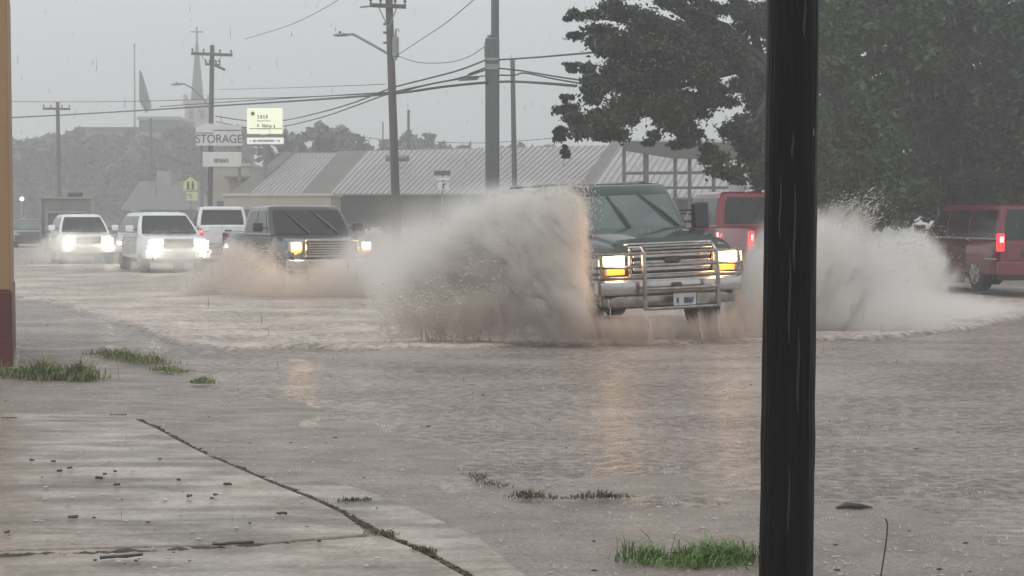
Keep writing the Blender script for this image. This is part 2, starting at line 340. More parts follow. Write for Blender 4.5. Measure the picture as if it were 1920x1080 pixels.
for a, b in zip(rows, rows[1:]):
    for k in range(len(xs) - 1):
        q = (a[k], a[k + 1], b[k + 1], b[k])
        if any(v.co.y > shore_y(v.co.x) - 2.2 for v in q): bm.faces.new(q)
for v in [v for v in bm.verts if not v.link_faces]: bm.verts.remove(v)
tag(obj('flood_water', bm, 'water', smooth=180, recalc=False), kind='structure')

# concrete apron in the near left corner: slabs with a weedy joint between them
JOINT = [(258, 785), (300, 803), (345, 828), (400, 855), (450, 876), (510, 902), (560, 922), (600, 938), (650, 962), (720, 1000), (790, 1028), (860, 1066), (930, 1105)]
JW = [gr(px, py, .05) for px, py in JOINT]
CROSS = [gr(-60, 1043, .05), gr(480, 1020, .05), gr(700, 1004, .05)]
def slab(name, pts, z, seed):
    bm = BM(); vs = [bm.verts.new((p[0], p[1], z)) for p in pts]; f = bm.faces.new(vs)
    r = bmesh.ops.extrude_face_region(bm, geom=[f]); 
    for v in [g for g in r['geom'] if isinstance(g, bmesh.types.BMVert)]: v.co.z -= .12
    return tag(obj(name, bm, 'concrete', smooth=0, bevel=.008), kind='structure')
def off(p, dx, dy): return (p.x + dx, p.y + dy)
lf = [off(p, -.02, -.012) for p in JW]
back = [gr(-120, 772, .05), gr(60, 775, .05), gr(200, 780, .05)]
slab('pavement', [off(p, 0, 0) for p in back] + lf[:9] + [off(gr(700, 1000, .05), -.02, 0), (CROSS[1].x, CROSS[1].y + .012), (CROSS[0].x - 1, CROSS[0].y + .012)] + [(-6.0, 9)], .052, 1)
slab('pavement', [(CROSS[0].x - 1, CROSS[0].y - .012), (CROSS[1].x, CROSS[1].y - .012), (CROSS[2].x - .02, CROSS[2].y - .012)] + lf[9:] + [(-.2, 5.5), (-.2, 2), (-6, 2)], .048, 2)
rt = [off(p, .02, .01) for p in JW[5:]]
slab('pavement', rt + [(.1, 5.4), off(gr(1010, 1100, .04), 0, 0), off(gr(900, 1010, .04), 0, 0), off(gr(800, 965, .04), 0, 0), off(gr(700, 925, .04), 0, 0), off(gr(610, 900, .04), 0, 0)], .046, 3)
# far side verge, kerbs
bm = BM()
K = [gr(0, 470)[:2], gr(330, 466)[:2], gr(640, 468)[:2], gr(1000, 478)[:2], gr(1500, 492)[:2], gr(2200, 520)[:2]]
K = [(-26, 105), (-13, 82), (-4, 66), (4, 57), (13, 50), (30, 40)]
for (a, ya), (b, yb) in zip(K, K[1:]):
    pass
ringz = []
for (x, y) in K:
    ringz.append([(x, y, -.2), (x, y, .12), (x + .12, y + .12, .14), (x + 60, y + 300, .2), (x + 60, y + 300, -.2)])
loft(bm, ringz, cap=False)
M['verge'] = mat('wet_verge', (.11, .10, .088), .5, var=.3, vscale=.4, bump=.4, bscale=6)
tag(obj('verge', bm, 'verge', smooth=30), kind='structure')

# ================================================================== LEAFY THINGS
def leafmat(name, c1, c2, rough=.55, scale=1.3):
    m = bpy.data.materials.new(name); t, p = nodes(m); N = t.nodes.new; L = t.links.new
    tc = N('ShaderNodeTexCoord'); n = N('ShaderNodeTexNoise'); n.inputs['Scale'].default_value = scale; n.inputs['Detail'].default_value = 4; L(tc.outputs['Object'], n.inputs['Vector'])
    n2 = N('ShaderNodeTexNoise'); n2.inputs['Scale'].default_value = 14; L(tc.outputs['Object'], n2.inputs['Vector'])
    av = N('ShaderNodeMath'); av.operation = 'ADD'; L(n.outputs['Fac'], av.inputs[0]); L(n2.outputs['Fac'], av.inputs[1])
    hf = N('ShaderNodeMath'); hf.operation = 'MULTIPLY'; hf.inputs[1].default_value = .5; L(av.outputs[0], hf.inputs[0])
    r = N('ShaderNodeValToRGB'); r.color_ramp.elements[0].position = .4; r.color_ramp.elements[1].position = .6
    r.color_ramp.elements[0].color = (*c1, 1); r.color_ramp.elements[1].color = (*c2, 1)
    L(hf.outputs[0], r.inputs[0]); L(r.outputs[0], p.inputs['Base Color']); p.inputs['Roughness'].default_value = rough
    return m
M['leaf_a'] = leafmat('oak_leaves', (.018, .026, .016), (.045, .062, .033))
M['leaf_b'] = leafmat('dark_leaves', (.014, .023, .013), (.05, .076, .038), scale=.6)
M['leaf_c'] = leafmat('mid_green_leaves', (.018, .03, .015), (.08, .13, .048), scale=.8)
M['leaf_far'] = leafmat('hazed_far_leaves', (.085, .096, .082), (.14, .155, .125), scale=.2)  # paler leaf colours: part of the distance haze is painted in
M['grass'] = leafmat('grass_blades', (.12, .14, .05), (.24, .27, .11), scale=9)
M['grass_green'] = leafmat('green_grass_blades', (.08, .14, .035), (.17, .27, .075), scale=9)
M['dry_grass'] = leafmat('dry_weeds', (.06, .055, .035), (.15, .135, .075), scale=9)
def leaf(bm, c, s, rnd):
    n = Vector((rnd.gauss(0, 1), rnd.gauss(0, 1), rnd.gauss(0, 1) + .5)).normalized()
    a = n.orthogonal().normalized(); a = (Matrix.Rotation(rnd.random() * 6.28, 3, n) @ a); b = n.cross(a)
    l, w_ = s, s * rnd.uniform(.4, .62)
    p = [c - a * l * .5, c - b * w_ * .5 + a * l * .05 + n * s * .08, c + a * l * .5, c + b * w_ * .5 + a * l * .05 + n * s * .08]
    bm.faces.new([bm.verts.new(q) for q in p])
def crown(blobs, leafsize, per, rnd, shell=.55):
    bm = BM()
    for (c, r, k) in blobs:
        n = int(per * k)
        # sub-clumps inside each blob make light and dark clumps and an uneven edge
        subs = []
        for _ in range(max(5, int(9 * k))):
            d = Vector((rnd.gauss(0, 1), rnd.gauss(0, 1), rnd.gauss(0, 1))).normalized() * rnd.uniform(.35, .95)
            subs.append(Vector((d.x * r[0], d.y * r[1], d.z * r[2])))
        for _ in range(n):
            s = rnd.choice(subs); q = Vector((rnd.gauss(0, .3) * r[0], rnd.gauss(0, .3) * r[1], rnd.gauss(0, .24) * r[2]))
            leaf(bm, Vector(c) + s + q * .62, leafsize * rnd.uniform(.7, 1.35), rnd)
    return bm
def limb(bm, a, b, r0, r1, rnd, sag=.12, n=7):
    a, b = Vector(a), Vector(b); L_ = (b - a).length; pts = []
    for i in range(n):
        t = i / (n - 1); j = Vector((rnd.gauss(0, 1), rnd.gauss(0, 1), rnd.gauss(0, 1))) * L_ * .025 * (0 < i < n - 1)
        pts.append(a.lerp(b, t) + Vector((0, 0, math.sin(t * math.pi) * L_ * sag)) + j)
    tube(bm, pts, [lerp(r0, r1, (i / (n - 1)) ** .8) for i in range(n)], 7); return pts
def tree(label, base, blobs, leafsize, per, lm, seed, trunk_r=.3, fork=None, group=None, cat='tree', name='oak_tree'):
    rnd = random.Random(seed); t = empty(name, base, 0, label, cat, group); B = Vector(base)
    loc = [((Vector(c) - B), r, k) for c, r, k in blobs]
    cb = crown(loc, leafsize, per, rnd); obj('crown', cb, lm, t, smooth=0, recalc=False)
    bm = BM(); F = (Vector(fork) - B) if fork else Vector((0, 0, 2.2))
    limb(bm, (0, 0, -.2), F, trunk_r, trunk_r * .72, rnd, .0); obj('trunk', bm, 'bark', t)
    big = sorted(loc, key=lambda q: -q[1][0])[:14]
    for c, r, k in big:
        bm = BM(); limb(bm, F, c, trunk_r * .42, .03, rnd, .1)
        for _ in range(3):
            e = Vector(c) + Vector((rnd.uniform(-1, 1) * r[0], rnd.uniform(-1, 1) * r[1], rnd.uniform(-.8, .8) * r[2])) * .8
            limb(bm, F.lerp(c, .6), e, .05, .012, rnd, .05, 5)
        obj('branch', bm, 'bark', t)
    return t
def pb(px, py, Y, rx, rz, k=1, ry=None):
    if Y < 60: Y *= .8     # crown lobe measured off the photo: px centre and radii in px at depth Y
    s = Y / FPX; return (at(px, py, Y), (rx * s, (ry or (rx + rz) / 2) * s, rz * s), k)
# big oak over the verge, left edge ragged against the sky
T1 = [pb(1085, 28, 41, 22, 14, .30), pb(1068, 35, 41, 12, 9, .10), pb(1140, 30, 40, 55, 35, .9), pb(1100, 72, 41, 36, 18, .50), pb(1170, 85, 40, 60, 50, 1.2), pb(1078, 128, 41, 22, 12, .2), pb(1120, 150, 40, 40, 30, .7),
      pb(1060, 185, 41, 14, 10, .1), pb(1075, 215, 41, 35, 22, .6), pb(1052, 250, 41, 20, 18, .3), pb(1060, 285, 41, 10, 12, .13), pb(1110, 235, 40, 45, 32, 1.1), pb(1165, 170, 40, 65, 50, 1.7), pb(1150, 240, 39, 50, 28, 1.1), pb(1215, 120, 40, 70, 60, 2),
      pb(1220, 200, 40, 70, 52, 2.2), pb(1225, 262, 39, 20, 16, .35), pb(1265, 40, 41, 45, 30, .7), pb(1290, 130, 40, 70, 65, 2.2), pb(1295, 215, 41, 55, 55, 1.4), pb(1280, 268, 40, 34, 20, .5), pb(1355, 95, 41, 55, 45, 1.2), pb(1330, 20, 42, 42, 28, .5),
      pb(1400, 60, 42, 50, 40, .6), pb(1420, 160, 42, 45, 55, 1.0), pb(1360, 170, 41, 45, 30, .6), pb(1410, 260, 41, 55, 55, 1.7), pb(1340, 290, 40, 34, 34, .7), pb(1370, 325, 40, 45, 25, .8), pb(1420, 340, 40, 35, 35, 1), pb(1200, -25, 41, 70, 30, .8), pb(1350, -40, 42, 90, 30, .8), pb(1090, -15, 41, 20, 12, .12),
      pb(1480, 60, 42, 70, 80, 1.6), pb(1260, -10, 41, 60, 34, .9), pb(1330, 60, 41, 50, 34, .8), pb(1410, 10, 41, 50, 30, .6), pb(1230, 60, 40, 50, 40, 1), pb(1490, 220, 42, 60, 90, 2)]
tree('big dark oak with a ragged left side hanging over the verge behind the green truck', tuple(at(1470, 410, 33.6).xy) + (0,), T1, .105, 2300, 'leaf_a', 11, .34, fork=at(1452, 150, 33.6))
T2 = [pb(1570, 50, 46, 90, 70, 2, 70), pb(1600, 170, 46, 90, 80, 2.5, 70), pb(1560, 290, 45, 60, 60, 1.6, 60), pb(1640, 280, 46, 80, 70, 2.2, 60), pb(1690, 90, 47, 90, 90, 2.4, 70), pb(1560, 130, 44, 50, 40, 1, 40), pb(1650, 350, 46, 90, 45, 1.6, 60), pb(1640, -40, 46, 120, 60, 2, 70), pb(1560, 375, 46, 60, 40, 1.2, 60)]
tree('thick green tree just right of the black post', tuple(at(1610, 410, 36.8).xy) + (0,), T2, .2, 1000, 'leaf_c', 12, .3)
T3 = [pb(1760, 40, 49, 110, 80, 2.4, 80), pb(1740, 190, 48, 100, 90, 2.6, 80), pb(1790, 300, 48, 110, 70, 2.4, 70), pb(1850, 130, 49, 110, 100, 2.6, 80), pb(1780, 370, 49, 120, 40, 1.6, 70), pb(1840, -50, 49, 130, 60, 1.8, 80), pb(1700, 330, 48, 70, 70, 1.6, 70)]
tree('tallest dark tree standing above the red van roof', tuple(at(1780, 410, 39.2).xy) + (0,), T3, .2, 1000, 'leaf_b', 13, .36)
T4 = [pb(1930, 60, 46, 110, 90, 2.2, 80), pb(1920, 220, 46, 100, 90, 2.3, 80), pb(1930, 330, 47, 110, 60, 2, 80), pb(2030, 150, 47, 120, 120, 2.4, 90), pb(2030, 320, 47, 120, 80, 2.2, 90), pb(1990, -40, 47, 130, 60, 1.6, 80)]
tree('dark tree cut off by the right edge of the photo', tuple(at(1960, 410, 37.6).xy) + (0,), T4, .2, 900, 'leaf_b', 14, .33)
# closed screen of foliage behind them
T5 = [pb(1500 + i * 75, 120 + (i % 3) * 95, 56, 95, 85, 2, 90) for i in range(9)] + [pb(1520 + i * 80, 345, 56, 85, 50, 1.6, 80) for i in range(8)] + [pb(1520 + i * 90, 20, 57, 95, 70, 1.6, 80) for i in range(7)] + [pb(1450 + i * 100, 235, 57, 95, 70, 1.8, 80) for i in range(7)] + [pb(1500 + i * 70, 400, 55, 70, 34, 1.2, 60) for i in range(10)]
t5 = crown([(c, r, k) for c, r, k in T5], .3, 560, random.Random(5)); tag(obj('far_woods', t5, 'leaf_b', smooth=0, recalc=False), 'dark woods closing the view behind the right hand trees', 'woods', kind='stuff')

# distant tree masses on the left and behind the shop roof
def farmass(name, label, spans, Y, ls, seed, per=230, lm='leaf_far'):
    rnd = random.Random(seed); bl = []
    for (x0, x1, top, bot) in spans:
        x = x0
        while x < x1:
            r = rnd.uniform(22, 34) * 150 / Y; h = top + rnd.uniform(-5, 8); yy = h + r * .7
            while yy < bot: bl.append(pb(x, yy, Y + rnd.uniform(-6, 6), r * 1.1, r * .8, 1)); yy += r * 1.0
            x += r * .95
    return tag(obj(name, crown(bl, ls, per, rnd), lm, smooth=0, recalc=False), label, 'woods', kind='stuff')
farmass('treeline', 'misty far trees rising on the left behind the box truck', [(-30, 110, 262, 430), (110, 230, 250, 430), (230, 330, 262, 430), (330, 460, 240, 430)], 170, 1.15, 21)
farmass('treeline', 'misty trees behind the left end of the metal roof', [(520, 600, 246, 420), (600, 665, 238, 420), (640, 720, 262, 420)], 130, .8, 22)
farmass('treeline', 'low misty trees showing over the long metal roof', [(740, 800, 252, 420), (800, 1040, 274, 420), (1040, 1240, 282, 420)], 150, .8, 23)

# ================================================================== BUILDINGS
M['roof'] = mat('pale_standing_seam_roof', (.46, .45, .44), .45, .2, var=.12, vscale=.5)
M['roof_seam'] = mat('roof_seam', (.38, .375, .37), .5, .2)
M['roof_dark'] = mat('brown_roof_edge', (.17, .155, .145), .55, var=.15, vscale=.6)
M['beige_wall'] = mat('beige_stucco', (.42, .385, .335), .8, var=.08, vscale=.8)
M['beige_trim'] = mat('cream_trim', (.55, .51, .45), .7, var=.05)
M['shop_wall'] = mat('dull_shopfront', (.10, .10, .095), .6, var=.2, vscale=.7)
M['grey_shingle'] = mat('grey_shingle_roof', (.17, .17, .165), .8, var=.2, vscale=2, bump=.3, bscale=8)
M['window'] = mat('shop_glass', (.04, .045, .05), .1, coat=1, var=.2)
M['stone'] = mat('pale_limestone', (.34, .32, .31), .8, var=.1, vscale=.5)
M['slate'] = mat('slate_spire', (.03, .03, .034), .7, var=.15)
M['brownframe'] = mat('brown_timber', (.13, .125, .12), .6, var=.15)
M['tan_paint'] = mat('tan_wall_paint', (.34, .205, .10), .6, var=.06, vscale=3, bump=.15, bscale=30)
M['maroon_wall'] = mat('maroon_wall_paint', (.10, .022, .022), .5, var=.12, vscale=3, bump=.15, bscale=30)

def quad_slab(bm, p, n, th):
    # polygon p extruded by th along -n
    a = [bm.verts.new(q) for q in p]; b = [bm.verts.new(Vector(q) - Vector(n) * th) for q in p]; k = len(p)
    bm.faces.new(a); bm.faces.new(b[::-1])
    for i in range(k): bm.faces.new((a[i], b[i], b[(i + 1) % k], a[(i + 1) % k]))
def roof_poly(name, parent, P, m, seams=0, th=.08, seam_m='roof_seam'):
    """P: eave left, eave right, top right, top left; ribs run from the eave to the top"""
    P = [Vector(p) for p in P]; n = (P[1] - P[0]).cross(P[3] - P[0]).normalized()
    if n.z < 0: n = -n
    bm = BM(); quad_slab(bm, P, n, th); o = obj(name, bm, m, parent, smooth=0)
    if seams:
        bm = BM()
        for i in range(seams + 1):
            t = i / seams; a = P[0].lerp(P[1], t) + n * .03; b = P[3].lerp(P[2], t) + n * .03; tube(bm, [a, b], .035, 4)
        obj('roof_seams', bm, seam_m, o, smooth=0)
    return o
# long shop with the sloping ribbed metal roof
sb = at(760, 410, 76); sb.z = 0
shop = empty('shop_building', sb, 0, 'long low shop under a pale ribbed metal roof with dark sloping bands', 'shop')
def rel(v, o=sb): return Vector(v) - Vector(o)
E = lambda px, py, Y, o=sb: rel(at(px, py, Y), o)
# eave runs from left far to right near; roof leans back to the right
roof_poly('roof', shop, [E(455, 363, 78), E(575, 363, 77), E(640, 287, 83), E(545, 287, 84)], 'roof', 13)
roof_poly('hip_band', shop, [E(430, 363, 77.8), E(465, 363, 77.8), E(552, 285, 83.8), E(533, 285, 84)], 'roof_dark')
roof_poly('hip_band', shop, [E(562, 364, 76.9), E(618, 364, 76.5), E(690, 283, 82.3), E(636, 283, 82.8)], 'roof_dark')
roof_poly('roof', shop, [E(616, 363, 76.6), E(1075, 363, 72), E(1180, 272, 78), E(690, 283, 82.4)], 'roof', 44)
bm = BM(); quad_slab(bm, [E(452, 364, 78.6), E(620, 364, 77.2), E(620, 425, 77.2), E(452, 425, 78.6)], (0, -1, 0), 3); obj('wall', bm, 'beige_wall', shop, smooth=0)
bm = BM(); quad_slab(bm, [E(620, 366, 77.0), E(1076, 366, 72.6), E(1076, 425, 72.6), E(620, 425, 77.0)], (0, -1, 0), 3); obj('shopfront', bm, 'shop_wall', shop, smooth=0)
for i in range(9):
    x = 640 + i * 46; Y = lerp(76.7, 72.3, (x - 620) / 456)
    bm = BM(); quad_slab(bm, [E(x, 376, Y), E(x + 34, 376, Y - .3), E(x + 34, 405, Y - .3), E(x, 405, Y)], (0, -1, 0), .05); obj('window', bm, 'window', shop, smooth=0)
bm = BM(); tube(bm, [E(725, 297, 79), E(765, 297, 78.6)], .16, 10); obj('roof_vent', bm, 'roof_dark', shop)
# low beige wall in front of it
b0 = at(520, 410, 70); b0.z = 0
an = empty('beige_annex', b0, R(-2), 'low flat beige building in front of the ribbed roof behind the dark pickup', 'building')
boxo('wall', 'beige_wall', an, -2.35, 2.35, 0, 3, 0, 2.58, smooth=0); boxo('roof_trim', 'beige_trim', an, -2.45, 2.45, -.06, 3.06, 2.58, 2.7, smooth=0)
boxo('door', 'shop_wall', an, -1.9, -1.1, -.03, 0.02, 0, 2.0, smooth=0); boxo('window', 'window', an, .3, 1.5, -.03, 0.02, 1.0, 1.9, smooth=0)
# right hand wing and its open timber frame
w0 = at(1250, 410, 66); w0.z = 0
wing = empty('gabled_hall', w0, 0, 'pale metal roofed hall partly behind the oak and the green truck', 'building')
Ew = lambda px, py, Y: rel(at(px, py, Y), w0)
roof_poly('roof', wing, [Ew(1098, 368, 69), Ew(1420, 372, 66), Ew(1470, 262, 72), Ew(1172, 262, 75)], 'roof', 24)
roof_poly('hip_band', wing, [Ew(1070, 368, 69.5), Ew(1100, 368, 69), Ew(1175, 260, 75), Ew(1150, 260, 75.4)], 'roof_dark')
bm = BM(); quad_slab(bm, [Ew(1080, 371, 69.6), Ew(1420, 374, 66.4), Ew(1420, 430, 66.4), Ew(1080, 430, 69.6)], (0, -1, 0), 3); obj('wall', bm, 'shop_wall', wing, smooth=0)
p0 = at(1250, 410, 60); p0.z = 0
fr = empty('timber_porch', p0, 0, 'open brown timber porch frame with a tapering fascia under the oak', 'porch')
Ep = lambda px, py, Y: rel(at(px, py, Y), p0)
def bar(name, a, b, th, m, parent):
    a, b = Vector(a), Vector(b); d = (b - a).normalized(); s = Vector((0, 1, 0)); u = d.cross(s).normalized()
    bm = BM(); loft(bm, [[p + u * th - s * th, p + u * th + s * th, p - u * th + s * th, p - u * th - s * th] for p in (a, b)]); return obj(name, bm, m, parent, smooth=0)
for x, y0 in ((1170, 266), (1211, 280), (1266, 292), (1293, 295), (1338, 300)): bar('post', Ep(x, y0, 60), Ep(x, 440, 60) * 1 + Vector((0, 0, -1.0)), (.065 if x != 1211 else .1), 'brownframe', fr)
bar('rail', Ep(1172, 325, 60.02), Ep(1400, 323, 60.02), .055, 'brownframe', fr)
bar('rail', Ep(1172, 352, 60.02), Ep(1400, 352, 60.02), .05, 'brownframe', fr)
bm = BM(); quad_slab(bm, [Ep(1168, 282, 59.8), Ep(1262, 297, 59.8), Ep(1400, 300, 59.8), Ep(1400, 268, 59.8), Ep(1168, 264, 59.8)], (0, -1, 0), .12); obj('fascia', bm, 'brownframe', fr, smooth=0)

# shingled house, back left; storage office behind the signs
h0 = at(310, 410, 118); h0.z = 0
hs_ = empty('shingled_house', h0, 0, 'grey shingle roofed house behind the school crossing sign', 'house')
Eh = lambda px, py, Y: rel(at(px, py, Y), h0)
bm = BM(); quad_slab(bm, [Eh(235, 392, 118), Eh(392, 392, 118), Eh(392, 430, 118), Eh(235, 430, 118)], (0, -1, 0), 8); obj('wall', bm, 'stone', hs_, smooth=0)
roof_poly('roof', hs_, [Eh(226, 393, 117.4), Eh(400, 393, 117.4), Eh(372, 340, 123), Eh(262, 340, 123)], 'grey_shingle', 0)
roof_poly('roof', hs_, [Eh(262, 340, 123), Eh(372, 340, 123), Eh(400, 393, 128.5), Eh(226, 393, 128.5)], 'grey_shingle', 0)
bm = BM(); box(bm, *( -1.5, -.4, 4, 5, 3.4, 5.2)); obj('chimney', bm, 'stone', hs_, smooth=0)
o0 = at(430, 410, 92); o0.z = 0
of = empty('beige_office', o0, 0, 'tall plain beige building behind the storage sign', 'building')
boxo('wall', 'beige_wall', of, -1.2, 1.15, 0, 5, 0, 4.6, smooth=0); boxo('parapet', 'beige_trim', of, -1.28, 1.22, -.08, 5.08, 4.6, 4.75, smooth=0)
boxo('awning', 'roof_dark', of, -.1, 1.3, -.9, 0, 3.9, 4.0, smooth=0); boxo('window', 'window', of, -.7, .2, -.04, .02, 1.2, 2.6, smooth=0)
# warehouse outline among the far trees
f0 = at(210, 410, 190); f0.z = 0
fw = empty('far_warehouse', f0, 0, 'faint flat roofed warehouse above the far trees on the left', 'warehouse')
boxo('wall', 'stone', fw, -4, 8, 0, 12, 0, 11.9, smooth=0); boxo('roof_edge', 'slate', fw, -4.3, 8.3, -.3, 12.3, 11.9, 12.4, smooth=0)
for i in range(3): boxo('window', 'window', fw, -2.5 + i * 3.2, -.6 + i * 3.2, -.05, .05, 9.3, 10.4, smooth=0)
f1 = at(300, 410, 200); f1.z = 0
fb = empty('far_flat_block', f1, 0, 'faint square block left of the church steeple', 'building')
boxo('wall', 'slate', fb, -2.5, 2.4, 0, 10, 0, 13.9, smooth=0); boxo('roof_edge', 'stone', fb, -2.7, 2.6, -.2, 10.2, 13.9, 14.3, smooth=0); boxo('window', 'window', fb, -1.5, 1.2, -.05, .05, 11.2, 12.6, smooth=0)
# church
ch0 = at(372, 410, 240); ch0.z = 0
ch = empty('church', ch0, R(8), 'faint church tower with a tall pointed spire and a cross', 'church')
s = 240 / FPX
def zz(py, Y): return at(372, py, Y).z
boxo('tower', 'stone', ch, -1.75, 1.75, -1.75, 1.75, 0, zz(196, 240), smooth=0)
boxo('cornice', 'stone', ch, -2.05, 2.05, -2.05, 2.05, zz(196, 240), zz(190, 240), smooth=0)
for sx in (-1, 1):
    for sy in (-1, 1):
        bm = BM(); cyl(bm, (sx * 1.7, sy * 1.7, zz(186, 240)), (0, 0, 1), .22, 1.2, 8); obj('pinnacle', bm, 'stone', ch)
bm = BM(); tube(bm, [(0, 0, zz(190, 240)), (0, 0, zz(150, 240)), (0, 0, zz(85, 240)), (0, 0, zz(70, 240))], [1.0, .7, .24, .09], 8); obj('spire', bm, 'slate', ch, smooth=0)
bm = BM(); box(bm, -.12, .12, -.12, .12, zz(72, 240), zz(50, 240)); box(bm, -.9, .9, -.13, .13, zz(61, 240), zz(58.5, 240)); obj('cross', bm, 'slate', ch, smooth=0)
boxo('nave', 'stone', ch, -1.7, 1.7, 1.8, 22, 0, 10, smooth=0)
roof_poly('nave_roof', ch, [(-2.2, 1.8, 9.8), (-2.2, 22, 9.8), (0, 22, 13), (0, 1.8, 13)], 'slate'); roof_poly('nave_roof', ch, [(2.2, 1.8, 9.8), (2.2, 22, 9.8), (0, 22, 13), (0, 1.8, 13)], 'slate')
for sx in (-.8, .8):
    bm = BM(); box(bm, sx - .3, sx + .3, -1.8, -1.74, zz(225, 240), zz(208, 240)); obj('belfry_louver', bm, 'window', ch, smooth=0)
# painted corner of the building at the left edge
c0 = gr(22, 693); lw = empty('painted_wall', (c0.x, c0.y, 0), R(16.6), 'tan and maroon painted building corner at the left edge', 'wall')
zt = at(22, 545, c0.y).z
boxo('upper_wall', 'tan_paint', lw, -2.2, 0, 0, 3, zt, 4.2, smooth=0, bevel=.02); boxo('base_wall', 'maroon_wall', lw, -2.2, .012, -.012, 3, .0, zt - .002, smooth=0, bevel=.02)
boxo('footing', 'concrete', lw, -2.3, .06, -.06, 3, -.1, .03, smooth=0, bevel=.01)
bm = BM(); box(bm, -.33, -.22, -.05, 0, 1.0, 1.12); obj('junction_box', bm, 'beige_trim', lw, smooth=0)

# ================================================================== POLES, SIGNS, CABLES
def pole(name, label, px_top, py_top, px_base, Y, r0, r1, m='wood_pole', group=None, cat='utility pole'):
    top = at(px_top, py_top, Y); base = at(px_base, 410, Y); base.z = -.1
    t = empty(name, (base.x, base.y, 0), 0, label, cat, group); b = Vector((base.x, base.y, 0))
    bm = BM(); tube(bm, [Vector((0, 0, -.3)), (top - b) * .5, top - b], [r0, (r0 + r1) / 2, r1], 12); obj('pole', bm, m, t)
    return t, b
def xarm(t, b, px0, py0, px1, py1, Y, pc, th=.06, braces=True, ins=True):
    A, B = at(px0, py0, Y) - b, at(px1, py1, Y) - b
    A.y -= .2; B.y -= .2
    o = bar('crossarm', A, B, th, 'wood_pole', t)
    mid = at(pc, (py0 + py1) / 2, Y) - b
    if braces:
        for q in (.25, .75):
            p = A.lerp(B, q); bm = BM(); tube(bm, [p - Vector((0, .08, th)), Vector((mid.x, mid.y - .18, mid.z - .75))], .022, 5); obj('brace', bm, 'grey_metal', t)
    if ins:
        for q in (.03, .3, .7, .97):
            p = A.lerp(B, q); bm = BM(); tube(bm, [p + Vector((0, 0, th)), p + Vector((0, 0, th + .07)), p + Vector((0, 0, th + .1)), p + Vector((0, 0, th + .2))], [.03, .03, .06, .035], 8); obj('insulator', bm, 'ceramic', t)
    return o
def lamp_arm(t, b, pts, Y, head):
    P = [at(x, y, Y) - b for x, y in pts]; bm = BM(); tube(bm, P, .045, 7); a = obj('lamp_arm', bm, 'grey_metal', t)
    A, B = at(*head[0], Y) - b, at(*head[1], Y) - b; bm = BM()
    tube(bm, [A, A.lerp(B, .2), A.lerp(B, .7), B], [.05, .10, .12, .05], 8)
    for v in bm.verts: v.co.z = (v.co.z - B.z) * .55 + B.z
    h = obj('lamp_head', bm, 'grey_metal', a); bm = BM(); c = A.lerp(B, .45); cyl(bm, c + Vector((0, 0, .09)), (0, 0, 1), .04, .09, 8); obj('photocell', bm, 'plastic', h)
t, b = pole('utility_pole', 'leaning wooden utility pole with transformer, crossarm and street light in the middle', 729, -12, 746, 55, .16, .125)
xarm(t, b, 694, 11, 762, 14, 55, 729, .065)
bm = BM(); tube(bm, [at(675, 13, 54.7) - b, at(694, 11, 54.7) - b], .045, 6); obj('bus_bar', bm, 'grey_metal', t)
lamp_arm(t, b, [(726, 100), (700, 85), (662, 64), (645, 66)], 54.8, ((625, 68), (652, 64)))
bm = BM(); c = at(741.5, 88, 54.85) - b; tube(bm, [c - Vector((0, 0, .36)), c - Vector((0, 0, .33)), c + Vector((0, 0, .30)), c + Vector((0, 0, .36))], [.08, .12, .12, .07], 14); tr = obj('transformer', bm, 'grey_metal', t)
bm = BM(); tube(bm, [c + Vector((0, 0, .34)), c + Vector((.02, 0, .6))], [.04, .025], 8); obj('bushing', bm, 'ceramic', tr)
bm = BM(); tube(bm, [c + Vector((.02, 0, .6)), c + Vector((.1, 0, .62)), c + Vector((.12, 0, .5))], .018, 6); obj('fuse_cutout', bm, 'ceramic', tr)
bm = BM(); cyl(bm, at(741, 110, 54.8) - b, (0, 0, 1), .07, .1, 10); obj('grip_clamp', bm, 'grey_metal', t)
for yy in (45, 61, 80):
    bm = BM(); cyl(bm, at(722, yy, 54.85) - b, (1, 0, 0), .045, .12, 8); obj('insulator', bm, 'ceramic', t)
t, b = pole('utility_pole', 'wooden pole with crossarm and street light rising behind the storage sign', 398, 85, 392, 85, .15, .12)
xarm(t, b, 360, 101, 437, 104, 85, 398, .075)
xarm(t, b, 386, 121, 414, 122, 85, 397, .05, braces=False); bm = BM(); tube(bm, [at(402, 122, 84.8) - b, at(422, 131, 84.8) - b], .08, 6); obj('fuse_cutout', bm, 'ceramic', t)
lamp_arm(t, b, [(395, 200), (362, 166), (345, 157), (338, 158)], 84.8, ((321, 160), (343, 157)))
t, b = pole('utility_pole', 'hazy wooden pole with a single crossarm at far left behind the box truck', 108, 191, 112, 105, .16, .12)
xarm(t, b, 82, 204, 133, 205, 105, 109, .07, braces=False)
t, b = pole('utility_pole', 'short bare hazy pole left of the church spire', 283, 222, 283, 130, .11, .09)
t, b = pole('utility_pole', 'slim bare pole just right of the thick grey pole', 961, 112, 967, 70, .125, .10)
bm = BM(); cyl(bm, at(961, 113, 70) - b, (0, 0, 1), .13, .06, 8); obj('pole_cap', bm, 'grey_metal', t)
t, b = pole('utility_pole', 'short distant pole poking above the metal roof', 766, 206, 766, 110, .11, .09)
t, b = pole('utility_pole', 'thin stub pole left of the leaning pole above the roof', 718, 228, 718, 125, .06, .05)
